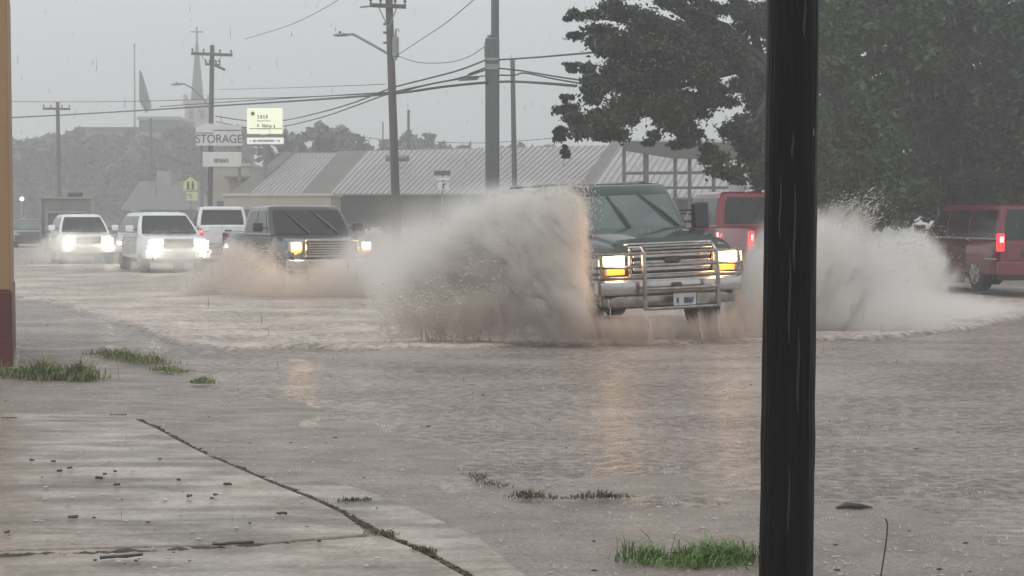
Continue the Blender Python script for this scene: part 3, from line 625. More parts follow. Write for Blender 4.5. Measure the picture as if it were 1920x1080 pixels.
# thick pole with reinforcing stub
t, b = pole('steel_pole', 'thick dark grey pole with a boxy splice rising out of the spray', 928, -110, 929, 50, .135, .125, 'dark_metal', cat='pole')
lo, hi = Vector((0, 0, 0)), at(921, 72, 50) - b
bm = BM(); x0, x1 = (at(910, 300, 50) - b).x, (at(936.5, 300, 50) - b).x; box(bm, x0, x1, -.2, .16, -.1, hi.z); obj('pole_sleeve', bm, 'dark_metal', t, smooth=0, bevel=.04)
bm = BM(); cyl(bm, (x0 + .13, 0, hi.z + .04), (0, 0, 1), .07, .12, 8); obj('cap_bolt', bm, 'grey_metal', t)
bm = BM(); z = (at(921, 112, 50) - b).z; box(bm, x0 - .015, x1 + .015, -.215, .175, z - .04, z + .04); obj('strap', bm, 'grey_metal', t, smooth=0)
z = (at(921, 125, 50) - b).z; bm = BM(); box(bm, x0 - .012, x1 + .012, -.212, .172, z - .1, z + .06); obj('band_plate', bm, 'grey_metal', t, smooth=0)
bm = BM(); tube(bm, [at(910, 78, 49.85) - b, at(908.5, 84, 49.8) - b, at(909, 108, 49.8) - b], .018, 6); obj('conduit', bm, 'grey_metal', t)

def catmull(P, n=8):
    out = []
    for i in range(len(P) - 1):
        p0, p1, p2, p3 = P[max(0, i - 1)], P[i], P[i + 1], P[min(len(P) - 1, i + 2)]
        for k in range(n):
            t = k / n; out.append(.5 * ((2 * p1) + (-p0 + p2) * t + (2 * p0 - 5 * p1 + 4 * p2 - p3) * t * t + (-p0 + 3 * p1 - 3 * p2 + p3) * t ** 3))
    out.append(P[-1]); return out
def wire(label, pts, r, name='power_line'):
    P = catmull([at(*p) for p in pts]); bm = BM(); tube(bm, P, r, 5); return tag(obj(name, bm, 'cable'), label, 'cable', 'cables strung between the poles')
wire('thick black cable bundle running from the left edge to the oak', [(-30, 223, 104), (112, 216, 104), (250, 208, 95), (397, 199, 85), (560, 189, 70), (732, 176, 55.2), (830, 163, 52), (910, 155, 49.7), (963, 153, 53), (1020, 156, 47), (1080, 161, 43)], .042)
wire('second black cable lying just above the thick bundle', [(300, 200, 91), (397, 193, 85), (560, 183, 70), (732, 173, 55.2)], .024)
wire('thin cable level with the top of the far left pole', [(-30, 190, 104), (108, 191, 104), (250, 190, 95), (397, 186, 85), (560, 182, 70), (732, 174, 55.2)], .02)
wire('faint upper cable left of the leaning pole', [(410, 168, 85), (560, 164, 70), (722, 158, 55.2)], .012)
wire('cable dipping behind the yellow sign and climbing to the thick grey pole', [(404, 218, 86), (470, 227, 86), (530, 226, 82), (600, 211, 70), (665, 192, 60), (732, 166, 55.2), (800, 148, 52), (860, 132, 51), (910, 113, 49.7)], .028)
wire('lower cable sagging right of the yellow sign', [(404, 228, 86), (470, 240, 88), (530, 237, 82), (600, 221, 70), (665, 199, 60), (732, 175, 55.2), (800, 159, 53), (860, 147, 51), (912, 131, 49.7)], .026)
wire('straight cable from the thick grey pole up to the oak', [(936, 112, 49.8), (1000, 108, 47), (1060, 103, 44), (1120, 98, 42)], .026)
wire('upper cable drooping from the thick grey pole into the oak', [(936, 128, 49.8), (980, 133, 48), (1040, 143, 44), (1100, 152, 42)], .024)
wire('middle cable pinched between the thick grey pole and the oak', [(936, 141, 49.8), (965, 141, 50), (985, 137, 48), (1040, 148, 44), (1100, 158, 42)], .024)
wire('thin wire rising from the transformer to the top edge', [(744, 104, 54.8), (790, 74, 50), (840, 40, 45), (905, -15, 40)], .012)
wire('thin slanting wire at the top left of the leaning pole', [(460, 73, 70), (540, 48, 62), (600, 20, 58), (650, -10, 56)], .012)
wire('thin wire sagging from the transformer to the grey pole cap', [(744, 104, 54.8), (785, 117, 53), (840, 117, 51), (880, 106, 50), (908, 88, 49.8)], .012)
wire('thin distant line over the metal roof', [(640, 250, 110), (718, 262, 105), (766, 264, 108), (900, 268, 105), (1040, 259, 95)], .02)
t = wire('cable from the leaning pole meeting a splice case left of the grey pole', [(732, 178, 55), (800, 160, 53), (870, 147, 51), (912, 142, 49.7)], .02)
bm = BM(); tube(bm, [at(858, 149, 51.1), at(863, 148, 51.1), at(893, 146, 50.6), at(897, 146, 50.5)], [.03, .07, .07, .03], 8); obj('splice_case', bm, 'grey_metal', t)
bm = BM(); tube(bm, [at(880, 140, 50.7), at(898, 132, 50.3), at(908, 128, 50)], [.05, .03, .03], 7); obj('tap_clamp', bm, 'plastic', t)

# flag
fp = at(253, 410, 200); fp.z = 0
t = empty('flagpole', fp, 0, 'tall faint white flagpole left of the spire', 'flagpole'); bm = BM(); tube(bm, [(0, 0, 0), at(252, 85, 200) - fp], [.17, .09], 8); obj('pole', bm, 'grey_metal', t)
bm = BM(); c = at(252, 83, 200) - fp; tube(bm, [c + Vector((0, 0, -.15)), c, c + Vector((0, 0, .15))], [.05, .2, .05], 8); obj('finial', bm, 'grey_metal', t)
M['flag_cloth'] = mat('dull_wet_flag_cloth', (.14, .12, .13), .8, var=.4, vscale=.7, stretch=(1, 1, .4))
bm = BM(); rows = []
hf = [(261.5, 132), (263, 214)]
for i in range(13):
    v = i / 12; row = []
    y = lerp(132, 190, v); wd = 3 + 24 * v ** .9 if v < .85 else 27 - 14 * (v - .85) / .15
    for j in range(9):
        u = j / 8; row.append(bm.verts.new(at(261 + wd * u, y + 22 * u * v, 200 + .35 * math.sin(u * 7 + v * 3))))
    rows.append(row)
for a, b2 in zip(rows, rows[1:]):
    for k in range(8): bm.faces.new((a[k], a[k + 1], b2[k + 1], b2[k]))
r = bmesh.ops.solidify(bm, geom=bm.faces[:], thickness=.04)
tag(obj('flag', bm, 'flag_cloth', smooth=60), 'big limp wet flag drooping beside the faint flagpole', 'flag')

# signs
M['sign_white'] = mat('sign_white', (.75, .74, .73), .5, var=.06); M['sign_letters'] = mat('sign_letters', (.03, .03, .04), .6)
M['sign_lit'] = mat('backlit_yellow_panel', (.85, .87, .62), .5, emit=(.90, .95, .70), es=.50); M['sign_lit2'] = mat('backlit_white_panel', (.85, .85, .8), .5, emit=(.9, .92, .86), es=.42)
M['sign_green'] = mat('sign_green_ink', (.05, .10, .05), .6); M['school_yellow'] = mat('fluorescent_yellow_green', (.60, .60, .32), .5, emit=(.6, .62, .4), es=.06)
M['sign_frame'] = mat('sign_frame', (.2, .2, .2), .5)
g = at(412, 410, 84); g.z = 0; G = lambda px, py, Y=84: at(px, py, Y) - g
t = empty('storage_sign', g, 0, 'tall white storage sign on two posts beside the utility pole', 'sign')
def panel(name, x0, x1, y0, y1, Y, m, parent, base, th=.25, frame=None):
    a, c = at(x0, y1, Y) - base, at(x1, y0, Y) - base
    bm = BM(); box(bm, a.x, c.x, a.y, a.y + th, a.z, c.z); o = obj(name, bm, m, parent, smooth=0, bevel=.03)
    return o
bm = BM(); P = [G(367, 240), G(385, 231), G(452, 236), G(453, 273), G(367, 273)]; quad_slab(bm, P, (0, -1, 0), .25); p = obj('sign_panel', bm, 'sign_white', t, smooth=0)
text('lettering', 'STORAGE', .62, 'sign_letters', p, tuple((G(410.5, 261) + Vector((0, -.01, 0)))), ext=.01).scale = (.9, 1, 1)
bm = BM(); box(bm, G(368, 249).x, G(400, 249).x, -.02, 0, G(0, 250).z, G(0, 248.6).z); box(bm, G(400, 249).x, G(452, 249).x, -.02, 0, G(0, 245).z, G(0, 243.6).z); obj('stripe', bm, 'sign_letters', p, smooth=0)
p = panel('sign_panel', 380, 452, 285, 313, 84, 'sign_white', t, g)
marks('lettering', p, 'sign_letters', G(401, 301), G(428, 301), .2, 9, 1)
for x in (376, 447): bar('post', Vector((G(x, 300).x, .3, 0)), Vector((G(x, 300).x, .3, G(x, 240).z)), .07, 'sign_frame', t)
g = at(496, 410, 80); g.z = 0
t = empty('lit_sign', g, 0, 'glowing yellow and white sign box on a single pole', 'sign')
p = panel('sign_panel', 463, 529, 203, 251, 80, 'sign_lit', t, g)
q = lambda px, py: at(px, py, 80) - g
marks('lettering', p, 'sign_green', q(482, 219), q(508, 219), .17, 5, 2, .5); marks('lettering', p, 'sign_green', q(482, 235), q(516, 237), .15, 11, 3)
bm = BM()   # leafy star emblem
cc = q(474, 213); vv = []
for k in range(10):
    a = k * math.pi / 5 + .3; rr_ = .14 if k % 2 == 0 else .065; vv.append(bm.verts.new(cc + Vector((math.cos(a) * rr_, -.02, math.sin(a) * rr_))))
bm.faces.new(vv); bmesh.ops.solidify(bm, geom=bm.faces[:], thickness=.015); obj('emblem', bm, 'sign_green', p, smooth=0)
bm = BM(); 
for yy, xa, xb in ((226.5, 480, 506), (241.5, 481, 505), (241, 466, 528)): box(bm, q(xa, 0).x, q(xb, 0).x, -.02, 0, q(0, yy + .6).z, q(0, yy - .4).z)
obj('underline', bm, 'sign_green', p, smooth=0)
p = panel('sign_panel', 463, 531, 258, 270, 80, 'sign_lit2', t, g); marks('lettering', p, 'sign_letters', q(468, 264), q(526, 264), .12, 20, 4)
bar('frame', q(463, 254.5) + Vector((0, .12, 0)), q(530, 254.5) + Vector((0, .12, 0)), .05, 'sign_frame', t)
bm = BM(); tube(bm, [(0, .12, 0), q(496, 268) + Vector((0, .12, 0))], .085, 10); obj('post', bm, 'sign_frame', t)
# school crossing sign: pentagon with two walking figures
g = at(357, 410, 75); g.z = 0; q = lambda px, py, dy=0: at(px, py, 75) - g + Vector((0, dy, 0))
t = empty('school_crossing_sign', g, 0, 'yellow green pentagon school crossing sign with a plate beneath', 'sign')
bm = BM(); quad_slab(bm, [q(344, 342), q(344, 357), q(370, 357), q(370, 342), q(357, 331)], (0, -1, 0), .02); p = obj('sign_panel', bm, 'school_yellow', t, smooth=0)
bm = BM()
for cx in (352.5, 361.5):
    c = q(cx, 342, -.02); cyl(bm, c, (0, 1, 0), .045, .02, 10)
    tube(bm, [q(cx, 344.2, -.02), q(cx, 350, -.02)], .045, 6); tube(bm, [q(cx, 350, -.02), q(cx - 2.2, 355.5, -.02)], .022, 5); tube(bm, [q(cx, 350, -.02), q(cx + 2.2, 355.5, -.02)], .022, 5); tube(bm, [q(cx, 345, -.02), q(cx + 2.6, 349, -.02)], .018, 5)
obj('walking_figures', bm, 'plastic', p)
bm = BM(); box(bm, q(346.5, 0).x, q(367.5, 0).x, 0, .02, q(0, 376).z, q(0, 360).z); p = obj('sign_plate', bm, 'school_yellow', t, smooth=0)
bm = BM(); tube(bm, [q(352, 365, -.02), q(358, 365, -.02), q(358, 372, -.02)], .02, 5); obj('arrow', bm, 'sign_letters', p)
bm = BM(); tube(bm, [(0, .05, 0), q(357, 333, .05)], .035, 8); obj('post', bm, 'grey_metal', t)
# small street signs seen over the spray
g = at(829, 410, 62); g.z = 0; q = lambda px, py, dy=0: at(px, py, 62) - g + Vector((0, dy, 0))
t = empty('street_sign', g, 0, 'small dark and white street signs above the spray before the long roof', 'sign')
for nm, xa, xb, ya, yb, m_ in (('sign_panel', 813, 844, 320, 329, 'shop_wall'), ('sign_panel', 816, 843, 333, 338, 'sign_white'), ('sign_panel', 820, 841, 342, 356, 'sign_white')):
    bm = BM(); box(bm, q(xa, 0).x, q(xb, 0).x, -.02, .02, q(0, yb).z, q(0, ya).z); p = obj(nm, bm, m_, t, smooth=0)
bm = BM(); box(bm, q(829, 0).x, q(832, 0).x, -.03, -.02, q(0, 354).z, q(0, 344).z); box(bm, q(832, 0).x, q(837, 0).x, -.03, -.02, q(0, 346).z, q(0, 344).z); obj('marking', bm, 'sign_letters', p, smooth=0)
bm = BM(); tube(bm, [(0, .05, 0), q(830, 320, .05)], .03, 8); obj('post', bm, 'grey_metal', t)
# street lamp glow far left
g = at(41, 410, 160); g.z = 0
t = empty('street_lamp', g, 0, 'tiny far lamp shining white at the left edge', 'street lamp'); bm = BM(); tube(bm, [(0, 0, 0), at(41, 372, 160) - g], .07, 6); obj('post', bm, 'grey_metal', t)
M['lamp_far'] = mat('lamp_globe', (1, 1, 1), .5, emit=(1, 1, 1), es=2.5)
bm = BM(); bmesh.ops.create_icosphere(bm, subdivisions=2, radius=.22, matrix=Matrix.Translation(at(41, 373, 160) - g)); obj('lamp_globe', bm, 'lamp_far', t)

# foreground post
bm = BM(); rnd = random.Random(3); rings = []; Yp = 5.95
pb0 = at(1474, 1080, Yp); pt0 = at(1488, 0, Yp)
for i in range(60):
    z = lerp(-.05, 4.0, i / 59); t_ = (z - pb0.z) / (pt0.z - pb0.z); c = pb0.lerp(pt0, t_); c.z = z
    c.x += .006 * noise.noise(Vector((0, 0, z * 2.1))); ring = []
    for k in range(28):
        a = 2 * math.pi * k / 28; rr_ = lerp(.101, .094, t_) * (1 + .05 * noise.noise(Vector((math.cos(a) * 2, math.sin(a) * 2, z * .8))) + .035 * noise.noise(Vector((math.cos(a) * 6, math.sin(a) * 6, z * 1.2))) + .03 * noise.noise(Vector((1, 2, z * 6))))
        ring.append((c.x + math.cos(a) * rr_, c.y + math.sin(a) * rr_, z))
    rings.append(ring)
loft(bm, rings)
M['post_wood'] = mat('shade_dark_wet_post', (.005, .0045, .0045), .5, var=.5, vscale=3, stretch=(10, 10, .5), bump=.9, bscale=5, spec=.1)  # awning shade put into the near-black base colour of the wet wood
tag(obj('wooden_post', bm, 'post_wood', smooth=60), 'thick wet wooden post, blackened by painted shade, standing close to the camera', 'post')
bm = BM()
for px, y0, y1 in ((1489, 345, 510), (1464, 330, 448), (1480, 470, 640), (1508, 0, 75), (1496, 610, 770), (1478, 860, 1010), (1486, 250, 300)):
    P = []
    for k in range(7):
        y_ = lerp(y0, y1, k / 6); z = at(px, y_, Yp).z; tt = (z - pb0.z) / (pt0.z - pb0.z); c = pb0.lerp(pt0, tt); x = at(px + 1.5 * math.sin(k), y_, Yp - .09).x
        dx = x - c.x; P.append((x, c.y - math.sqrt(max(.0001, .0975 ** 2 - dx * dx)) - .0015, z))
    tube(bm, P, [.001, .003, .004, .004, .0045, .004, .001], 6)
M['trickle'] = mat('water_trickle', (.03, .031, .033), .5, spec=.3)
o = obj('water_trickles', bm, 'trickle', bpy.data.objects['wooden_post'], smooth=60); o['kind'] = 'stuff'

# ================================================================== VEHICLES  (local: nose at y=0, length along +y, x across)
def ring(y, w_, z0, z1, crownz=.015):
    h = z1 - z0
    half = [(w_ * .80, z0), (w_ * .965, z0 + .05), (w_ * .99, z0 + .22 * h), (w_, z0 + .5 * h), (w_ * .985, z0 + .76 * h), (w_ * .965, z0 + .86 * h), (w_ * .93, z1 - .035), (w_ * .88, z1 - .006), (w_ * .6, z1 + crownz * .6)]
    return [(x, y, z) for x, z in half] + [(0, y, z1 + crownz)] + [(-x, y, z) for x, z in half[::-1]] + [(0, y, z0)]
def side_x(w_, z0, z1, z):
    t = (z - z0) / (z1 - z0)
    P = [(0, .95), (.22, .99), (.5, 1), (.76, .985), (.86, .965), (1, .93)]
    for (a, xa), (b, xb) in zip(P, P[1:]):
        if t <= b: return w_ * lerp(xa, xb, (t - a) / (b - a))
    return w_ * .93
class Cab:
    def __init__(s, zb, zt, wb, wt, yfb, yft, yrt, yrb, bow=.10):
        s.__dict__.update(zb=zb, zt=zt, wb=wb, wt=wt, yfb=yfb, yft=yft, yrt=yrt, yrb=yrb, bow=bow)
    def w(s, v): return lerp(s.wb, s.wt, v) + .025 * math.sin(v * math.pi)
    def z(s, v): return lerp(s.zb, s.zt, v)
    def F(s, t, v, o=0): return Vector((t * s.w(v), lerp(s.yfb, s.yft, v) + s.bow * t * t - o, s.z(v) + o * .5))
    def Bk(s, t, v, o=0): return Vector((t * s.w(v), lerp(s.yrb, s.yrt, v) - s.bow * .5 * t * t + o, s.z(v)))
    def mesh(s):
        rings = []
        for v in [i / 6 for i in range(7)] + [1.03, 1.05]:
            ins = {1.03: (.94, .03), 1.05: (.72, .055)}.get(v); vv = min(v, 1); k, dz = ins or (1, 0); r = []
            for t in (-.94, -.6, -.2, .2, .6, .94): p = s.F(t, vv); r.append(Vector((p.x * k, lerp(p.y, (s.yft + s.yrt) / 2, 1 - k), p.z + dz)))
            y0, y1 = lerp(s.yfb, s.yft, vv) + s.bow + .05, lerp(s.yrb, s.yrt, vv) - s.bow * .5 - .05
            for i in range(6): y = lerp(y0, y1, i / 5); r.append(Vector((s.w(vv) * k, lerp(y, (s.yft + s.yrt) / 2, 1 - k), s.z(vv) + dz)))
            for t in (.94, .6, .2, -.2, -.6, -.94): p = s.Bk(t, vv); r.append(Vector((p.x * k, lerp(p.y, (s.yft + s.yrt) / 2, 1 - k), p.z + dz)))
            for i in range(6): y = lerp(y1, y0, i / 5); r.append(Vector((-s.w(vv) * k, lerp(y, (s.yft + s.yrt) / 2, 1 - k), s.z(vv) + dz)))
            rings.append(r)
        bm = BM(); loft(bm, rings); return bm
    def patch(s, f, n=8, m=4):
        bm = BM(); g = [[bm.verts.new(f(i / n, j / m)) for i in range(n + 1)] for j in range(m + 1)]
        for j in range(m):
            for i in range(n): bm.faces.new((g[j][i], g[j][i + 1], g[j + 1][i + 1], g[j + 1][i]))
        return bm
    def front_glass(s, v0=.04, v1=.9, t=.9): return s.patch(lambda a, b: s.F(lerp(-t, t, a), lerp(v0, v1, b), .012))
    def back_glass(s, v0=.1, v1=.9, t=.86): return s.patch(lambda a, b: s.Bk(lerp(-t, t, a), lerp(v0, v1, b), .012))
    def side_glass(s, sg, yb0, yt0, yb1, yt1, v0=.07, v1=.88):
        def f(a, b):
            v = lerp(v0, v1, b); y = lerp(lerp(yb0, yt0, v), lerp(yb1, yt1, v), a); return Vector((sg * (s.w(v) + .008), y, s.z(v)))
        return s.patch(f, 4, 5)
def wheel(parent, x, y, r, wd=.25):
    bm = BM(); sg = 1 if x > 0 else -1; prof = [(-wd / 2, r * .62), (-wd / 2, r * .9), (-wd * .36, r), (wd * .36, r), (wd / 2, r * .9), (wd / 2, r * .62)]; n = 32
    rings = [[Vector((x + px, y + math.cos(2 * math.pi * k / n) * rr, r + math.sin(2 * math.pi * k / n) * rr)) for k in range(n)] for px, rr in prof]
    loft(bm, rings); t = obj('tyre', bm, 'rubber', None)
    wh = link(bpy.data.objects.new('wheel', None)); wh.parent = parent; t.parent = wh
    bm = BM(); xo = x + sg * wd * .5; cyl(bm, (xo, y, r), (1, 0, 0), r * .6, .03, 28); cyl(bm, (xo + sg * .02, y, r), (1, 0, 0), r * .16, .05, 14)
    for k in range(6):
        a = k * math.pi / 3; d = Vector((0, math.cos(a), math.sin(a))); c = Vector((xo + sg * .022, y, r)); tube(bm, [c + d * r * .12, c + d * r * .56], [.045, .035], 6)
    o = obj('rim', bm, 'alloy', wh)
def mirror(parent, cab, sg, y, z, m, big=False):
    bm = BM(); x = sg * (cab.wb + .02); h, w_ = (.21, .16) if big else (.11, .15); arm = .2 if big else .08
    xc = x + sg * (arm + w_ * .8); box(bm, xc - w_ * .75, xc + w_ * .75, y - .07, y + .06, z - h * .7, z + h * 1.1)
    o = obj('mirror', bm, m, parent, bevel=.03); bm = BM()
    for dz in ((.12, -.04) if big else (0,)): tube(bm, [(x - sg * .03, y + .02, z + dz), (xc, y, z + dz)], .018, 6)
    obj('mirror_arm', bm, 'plastic', o); boxo('mirror_glass', 'dark_glass', o, xc - w_ * .62, xc + w_ * .62, y + .058, y + .066, z - h * .55, z + h * .95)
def curved_bar(name, m, parent, z0, z1, W, y0, curve, th=.12, n=14, bevel=.015, tilt=0):
    bm = BM(); rings = []
    for i in range(n + 1):
        t = -1 + 2 * i / n; y = y0 + curve * abs(t) ** 2.6; x = t * W
        rings.append([(x, y, z0), (x, y + th, z0), (x, y + th, z1), (x, y, z1), (x, y - .012, (z0 + z1) / 2)])
    loft(bm, rings); return obj(name, bm, m, parent, bevel=bevel)
def lampo(parent, x, y, z, energy, col, r=.13):
    l = bpy.data.lights.new('headlamp_light', 'POINT'); l.energy = energy; l.color = col; l.shadow_soft_size = r
    o = link(bpy.data.objects.new('headlamp_light', l)); o.parent = parent; o.location = (x, y, z)
def wipers(parent, cab, offs):
    for t0, v0, t1, v1 in offs:
        bm = BM(); a, b = cab.F(t0, v0, .035), cab.F(t1, v1, .03); m_ = a.lerp(b, .45) + Vector((0, -.02, .01))
        tube(bm, [a, m_, b], [.02, .02, .012], 6); c, d = a.lerp(b, .25), b + (b - a) * .22
        tube(bm, [c, d], [.014, .012], 5); obj('wiper', bm, 'plastic', parent)
def plate(parent, x, y, z, seed=1, flip=False):
    s_ = 1 if not flip else -1
    bm = BM(); box(bm, x - .155, x + .155, y - .006, y + .006, z - .078, z + .078); o = obj('licence_plate', bm, 'plate', parent, bevel=.004)
    if flip:
        q_ = empty('marks_side', (0, 0, 0)); bpy.data.objects.remove(q_)
        m_ = marks('plate_characters', o, 'ink', (-.12, -.008, 0), (.12, -.008, 0), .07, 7, seed); m_.location = (x, y, z - .01); m_.rotation_euler = (0, 0, math.pi)
    else: marks('plate_characters', o, 'ink', (x - .12, y - .008, z - .01), (x + .12, y - .008, z - .01), .07, 7, seed)
def door(parent, sg, y0, y1, W, z0, z1, top, m, n=6):
    bm = BM(); g = []
    for j in range(n + 1):
        z = lerp(z0 + .14, top, j / n); x = sg * (side_x(W, z0, z1, z) + .007); g.append([bm.verts.new((x, y, z)) for y in (y0, y1)])
    for a, b in zip(g, g[1:]): bm.faces.new((a[0], a[1], b[1], b[0]))
    r = bmesh.ops.solidify(bm, geom=bm.faces[:], thickness=.012); o = obj('door', bm, m, parent)
    zh = lerp(z0, top, .8); xh = sg * (side_x(W, z0, z1, zh) + .03); bm = BM(); box(bm, xh - .018, xh + .018, y1 - .28, y1 - .08, zh - .02, zh + .02); obj('handle', bm, m, o, bevel=.01)

def vehicle(name, loc, rz, label, cat, S, group=None):
    """S: dict with the proportions read off the photo for this vehicle"""
    t = empty(name, loc, rz, label, cat, group); pm = S['paint']; W = S['W']; L_ = S['L']; z0 = S.get('z0', .38); belt = S['belt']; cowl = S['cowl']; hood = S['hood']; cab = S['cab']
    st = [(0.0, W * .88, z0 + .10, hood - .13), (.05, W * .93, z0 + .03, hood - .05), (.22, W * .965, z0, hood), (cowl * .55, W * .985, z0, lerp(hood, belt, .55)), (cowl, W, z0, belt - .01), (cowl + .3, W, z0, belt + .0)]
    if 'bed' in S: st += [(S['bed'] - .03, W, z0, belt), (S['bed'], W, z0, S['rail']), (L_ - .12, W * .99, z0 + .02, S['rail']), (L_ - .02, W * .96, z0 + .1, S['rail'] - .03)]
    else: st += [(L_ - .5, W, z0, belt), (L_ - .12, W * .98, z0 + .02, belt - .02), (L_, W * .93, z0 + .12, belt - .08)]
    bm = BM(); loft(bm, [ring(*s_) for s_ in st]); body = obj('body', bm, pm, t)
    r = S['r']; cut = []
    for y in S['axles']: c = BM(); cyl(c, (0, y, r + .01), (1, 0, 0), r + .09, 3, 28); cut.append(c)
    if 'bed' in S: c = BM(); box(c, -W + .12, W - .12, S['bed'] + .1, L_ - .14, S['rail'] - .5, S['rail'] + .3); cut.append(c)
    boolcut(body, cut)
    boxo('underbody', 'plastic', t, -W * .78, W * .78, .25, L_ - .3, z0 - .08, z0 + .25)
    for y in S['axles']:
        for sg in (-1, 1): wheel(t, sg * (W - .15), y, r)
    c_ = obj('cabin', cab.mesh(), pm, t)
    obj('windshield', cab.front_glass(*S.get('gv', (.04, .9))), S.get('glass', 'glass'), c_, smooth=60); obj('rear_window', cab.back_glass(S.get('bgv', .1)), S.get('sglass', 'dark_glass'), c_, smooth=60)
    for sg in (-1, 1):
        for (yb0, yt0, yb1, yt1) in S['win']: obj('side_window', cab.side_glass(sg, yb0, yt0, yb1, yt1), S.get('sglass', 'dark_glass'), c_, smooth=60)
        for (y0, y1) in S['doors']: door(t, sg, y0, y1, W, z0, belt, belt - .05, pm)
        mirror(t, cab, sg, S['my'], belt + .14, S.get('mm', 'plastic'), S.get('bigm', False))
    return t, body, c_
HD = lambda deg: R(deg)

# ---- the near green truck with the tubular grille guard
TH = 16.6; fx = at(1262, 500, 20.75)
cabA = Cab(1.36, 2.01, .92, .79, 1.42, 1.95, 5.45, 5.62)
A, bodyA, cA = vehicle('sport_utility_truck', (fx.x, 20.75, .03), HD(TH), 'big dark green truck with a tubular steel grille guard throwing up spray', 'truck', dict(
    paint='green_paint', gv=(.07, .80, .88), W=.99, L=5.75, belt=1.385, cowl=1.4, hood=1.26, z0=.48, cab=cabA, r=.40, axles=(.98, 4.45), my=1.95, bigm=True,
    win=[(1.72, 2.25, 2.75, 2.75), (2.85, 2.85, 3.85, 3.85), (3.97, 3.97, 5.3, 5.2)], doors=[(1.5, 2.8), (2.83, 3.85)]))
A.rotation_euler = (0, R(-2.1), HD(TH))
# raised bonnet
bm = BM(); rings = []
for y, w_, z in ((.04, .66, 1.21), (.12, .74, 1.305), (.5, .78, 1.365), (1.0, .80, 1.405), (1.42, .82, 1.425)):
    rings.append([(-w_, y, z - .12), (-w_ * .985, y, z - .03), (-w_ * .93, y, z), (-w_ * .4, y, z + .022), (0, y, z + .012), (w_ * .4, y, z + .022), (w_ * .93, y, z), (w_ * .985, y, z - .03), (w_, y, z - .12)])
loft(bm, rings); hd = obj('bonnet', bm, 'green_paint', A)
boxo('cowl_panel', 'plastic', A, -.8, .8, 1.36, 1.5, 1.36, 1.432, bevel=.01)
# grille
bm = BM(); box(bm, -.56, .56, -.03, .06, .86, 1.19); gr_ = obj('grille', bm, 'plastic', A, bevel=.02)
bm = BM()
for z in (.90, .985, 1.07): box(bm, -.54, .54, -.055, -.02, z, z + .045)
obj('grille_bars', bm, 'chrome', gr_, bevel=.01)
bm = BM()
box(bm, -.60, .60, -.06, .05, 1.165, 1.225); box(bm, -.60, .60, -.06, .05, .835, .87); box(bm, -.60, -.555, -.06, .05, .85, 1.18); box(bm, .555, .60, -.06, .05, .85, 1.18); obj('grille_surround', bm, 'chrome', gr_, bevel=.015)
bm = BM(); cyl(bm, (0, -.06, 1.03), (0, 1, 0), .085, .02, 24)
for v in bm.verts: v.co.x *= 1.35; v.co.z = (v.co.z - 1.03) * .62 + 1.03
obj('badge', bm, 'navy_paint', gr_)
curved_bar('bonnet_lip', 'chrome', A, 1.235, 1.262, .62, -.03, .1, .04)
for sg in (-1, 1):
    bm = BM(); box(bm, sg * .62 if sg > 0 else -.93, .93 if sg > 0 else -.62, -.005, .22, .84, 1.14); hl = obj('headlight', bm, 'lamp_clear', A, bevel=.03)
    boxo('lamp_lens', 'lamp_warm', hl, *((.64, .93) if sg > 0 else (-.93, -.64)), -.03, 0, .965, 1.14, bevel=.03)
    boxo('turn_signal', 'amber', hl, *((.64, .89) if sg > 0 else (-.89, -.64)), -.028, 0, .862, .94, bevel=.02)
    lampo(hl, sg * .80, -.24, 1.06, 9, (1, .50, .18)); 
    bm = BM(); box(bm, *((.93, .985) if sg > 0 else (-.985, -.93)), .08, .3, .88, 1.08); obj('side_marker', bm, 'lamp_clear', hl, bevel=.02)
# bumper
curved_bar('bumper', 'chrome', A, .60, .80, 1.0, -.16, .16, .2, tilt=0, bevel=.03)
curved_bar('valance', 'steel', A, .44, .60, .93, -.10, .2, .1, bevel=.02)
bm = BM(); tube(bm, [(-.05, -.2, .70), (.05, -.2, .70)], .05, 10); obj('tow_hook', bm, 'plastic', A)
plate(A, .06, -.30, .53, 3); boxo('plate_blank', 'steel', A, .24, .40, -.27, -.26, .46, .60)
# grille guard: two uprights, a loop, cross bars and swept wings
bm = BM(); r_ = .024
for sg in (-1, 1):
    tube(bm, [(sg * .50, -.34, .42), (sg * .50, -.36, .8), (sg * .50, -.33, 1.12), (sg * .49, -.27, 1.22)], .032, 8)
    for z, zz_, x1, rr_ in ((1.14, 1.13, .98, .02), (.98, .965, 1.0, .019), (.84, .83, 1.02, .022)):
        tube(bm, [(sg * .50, -.33, z), (sg * .75, -.29, zz_), (sg * .93, -.16, zz_), (sg * x1, .04, zz_), (sg * x1, .16, zz_)], rr_, 7)
    tube(bm, [(sg * .965, -.07, 1.13), (sg * .985, -.06, .83)], .018, 6)
for z, y in ((1.22, -.27), (1.14, -.33), (.98, -.35), (.84, -.355), (.68, -.355), (.43, -.34)): tube(bm, [(-.50, y, z), (0, y - .012, z), (.50, y, z)], .022, 7)
obj('grille_guard', bm, 'steel', A)
wipers(cA, cabA, [(.02, .07, -.18, .66), (.84, .08, .42, .72)])
bm = BM()
for k in range(5): c = Vector((-.4 + k * .2, 2.2, 2.035)); bmesh.ops.create_icosphere(bm, subdivisions=2, radius=.03, matrix=Matrix.Translation(c))
obj('roof_marker', bm, 'amber', cA) if False else bm.free()
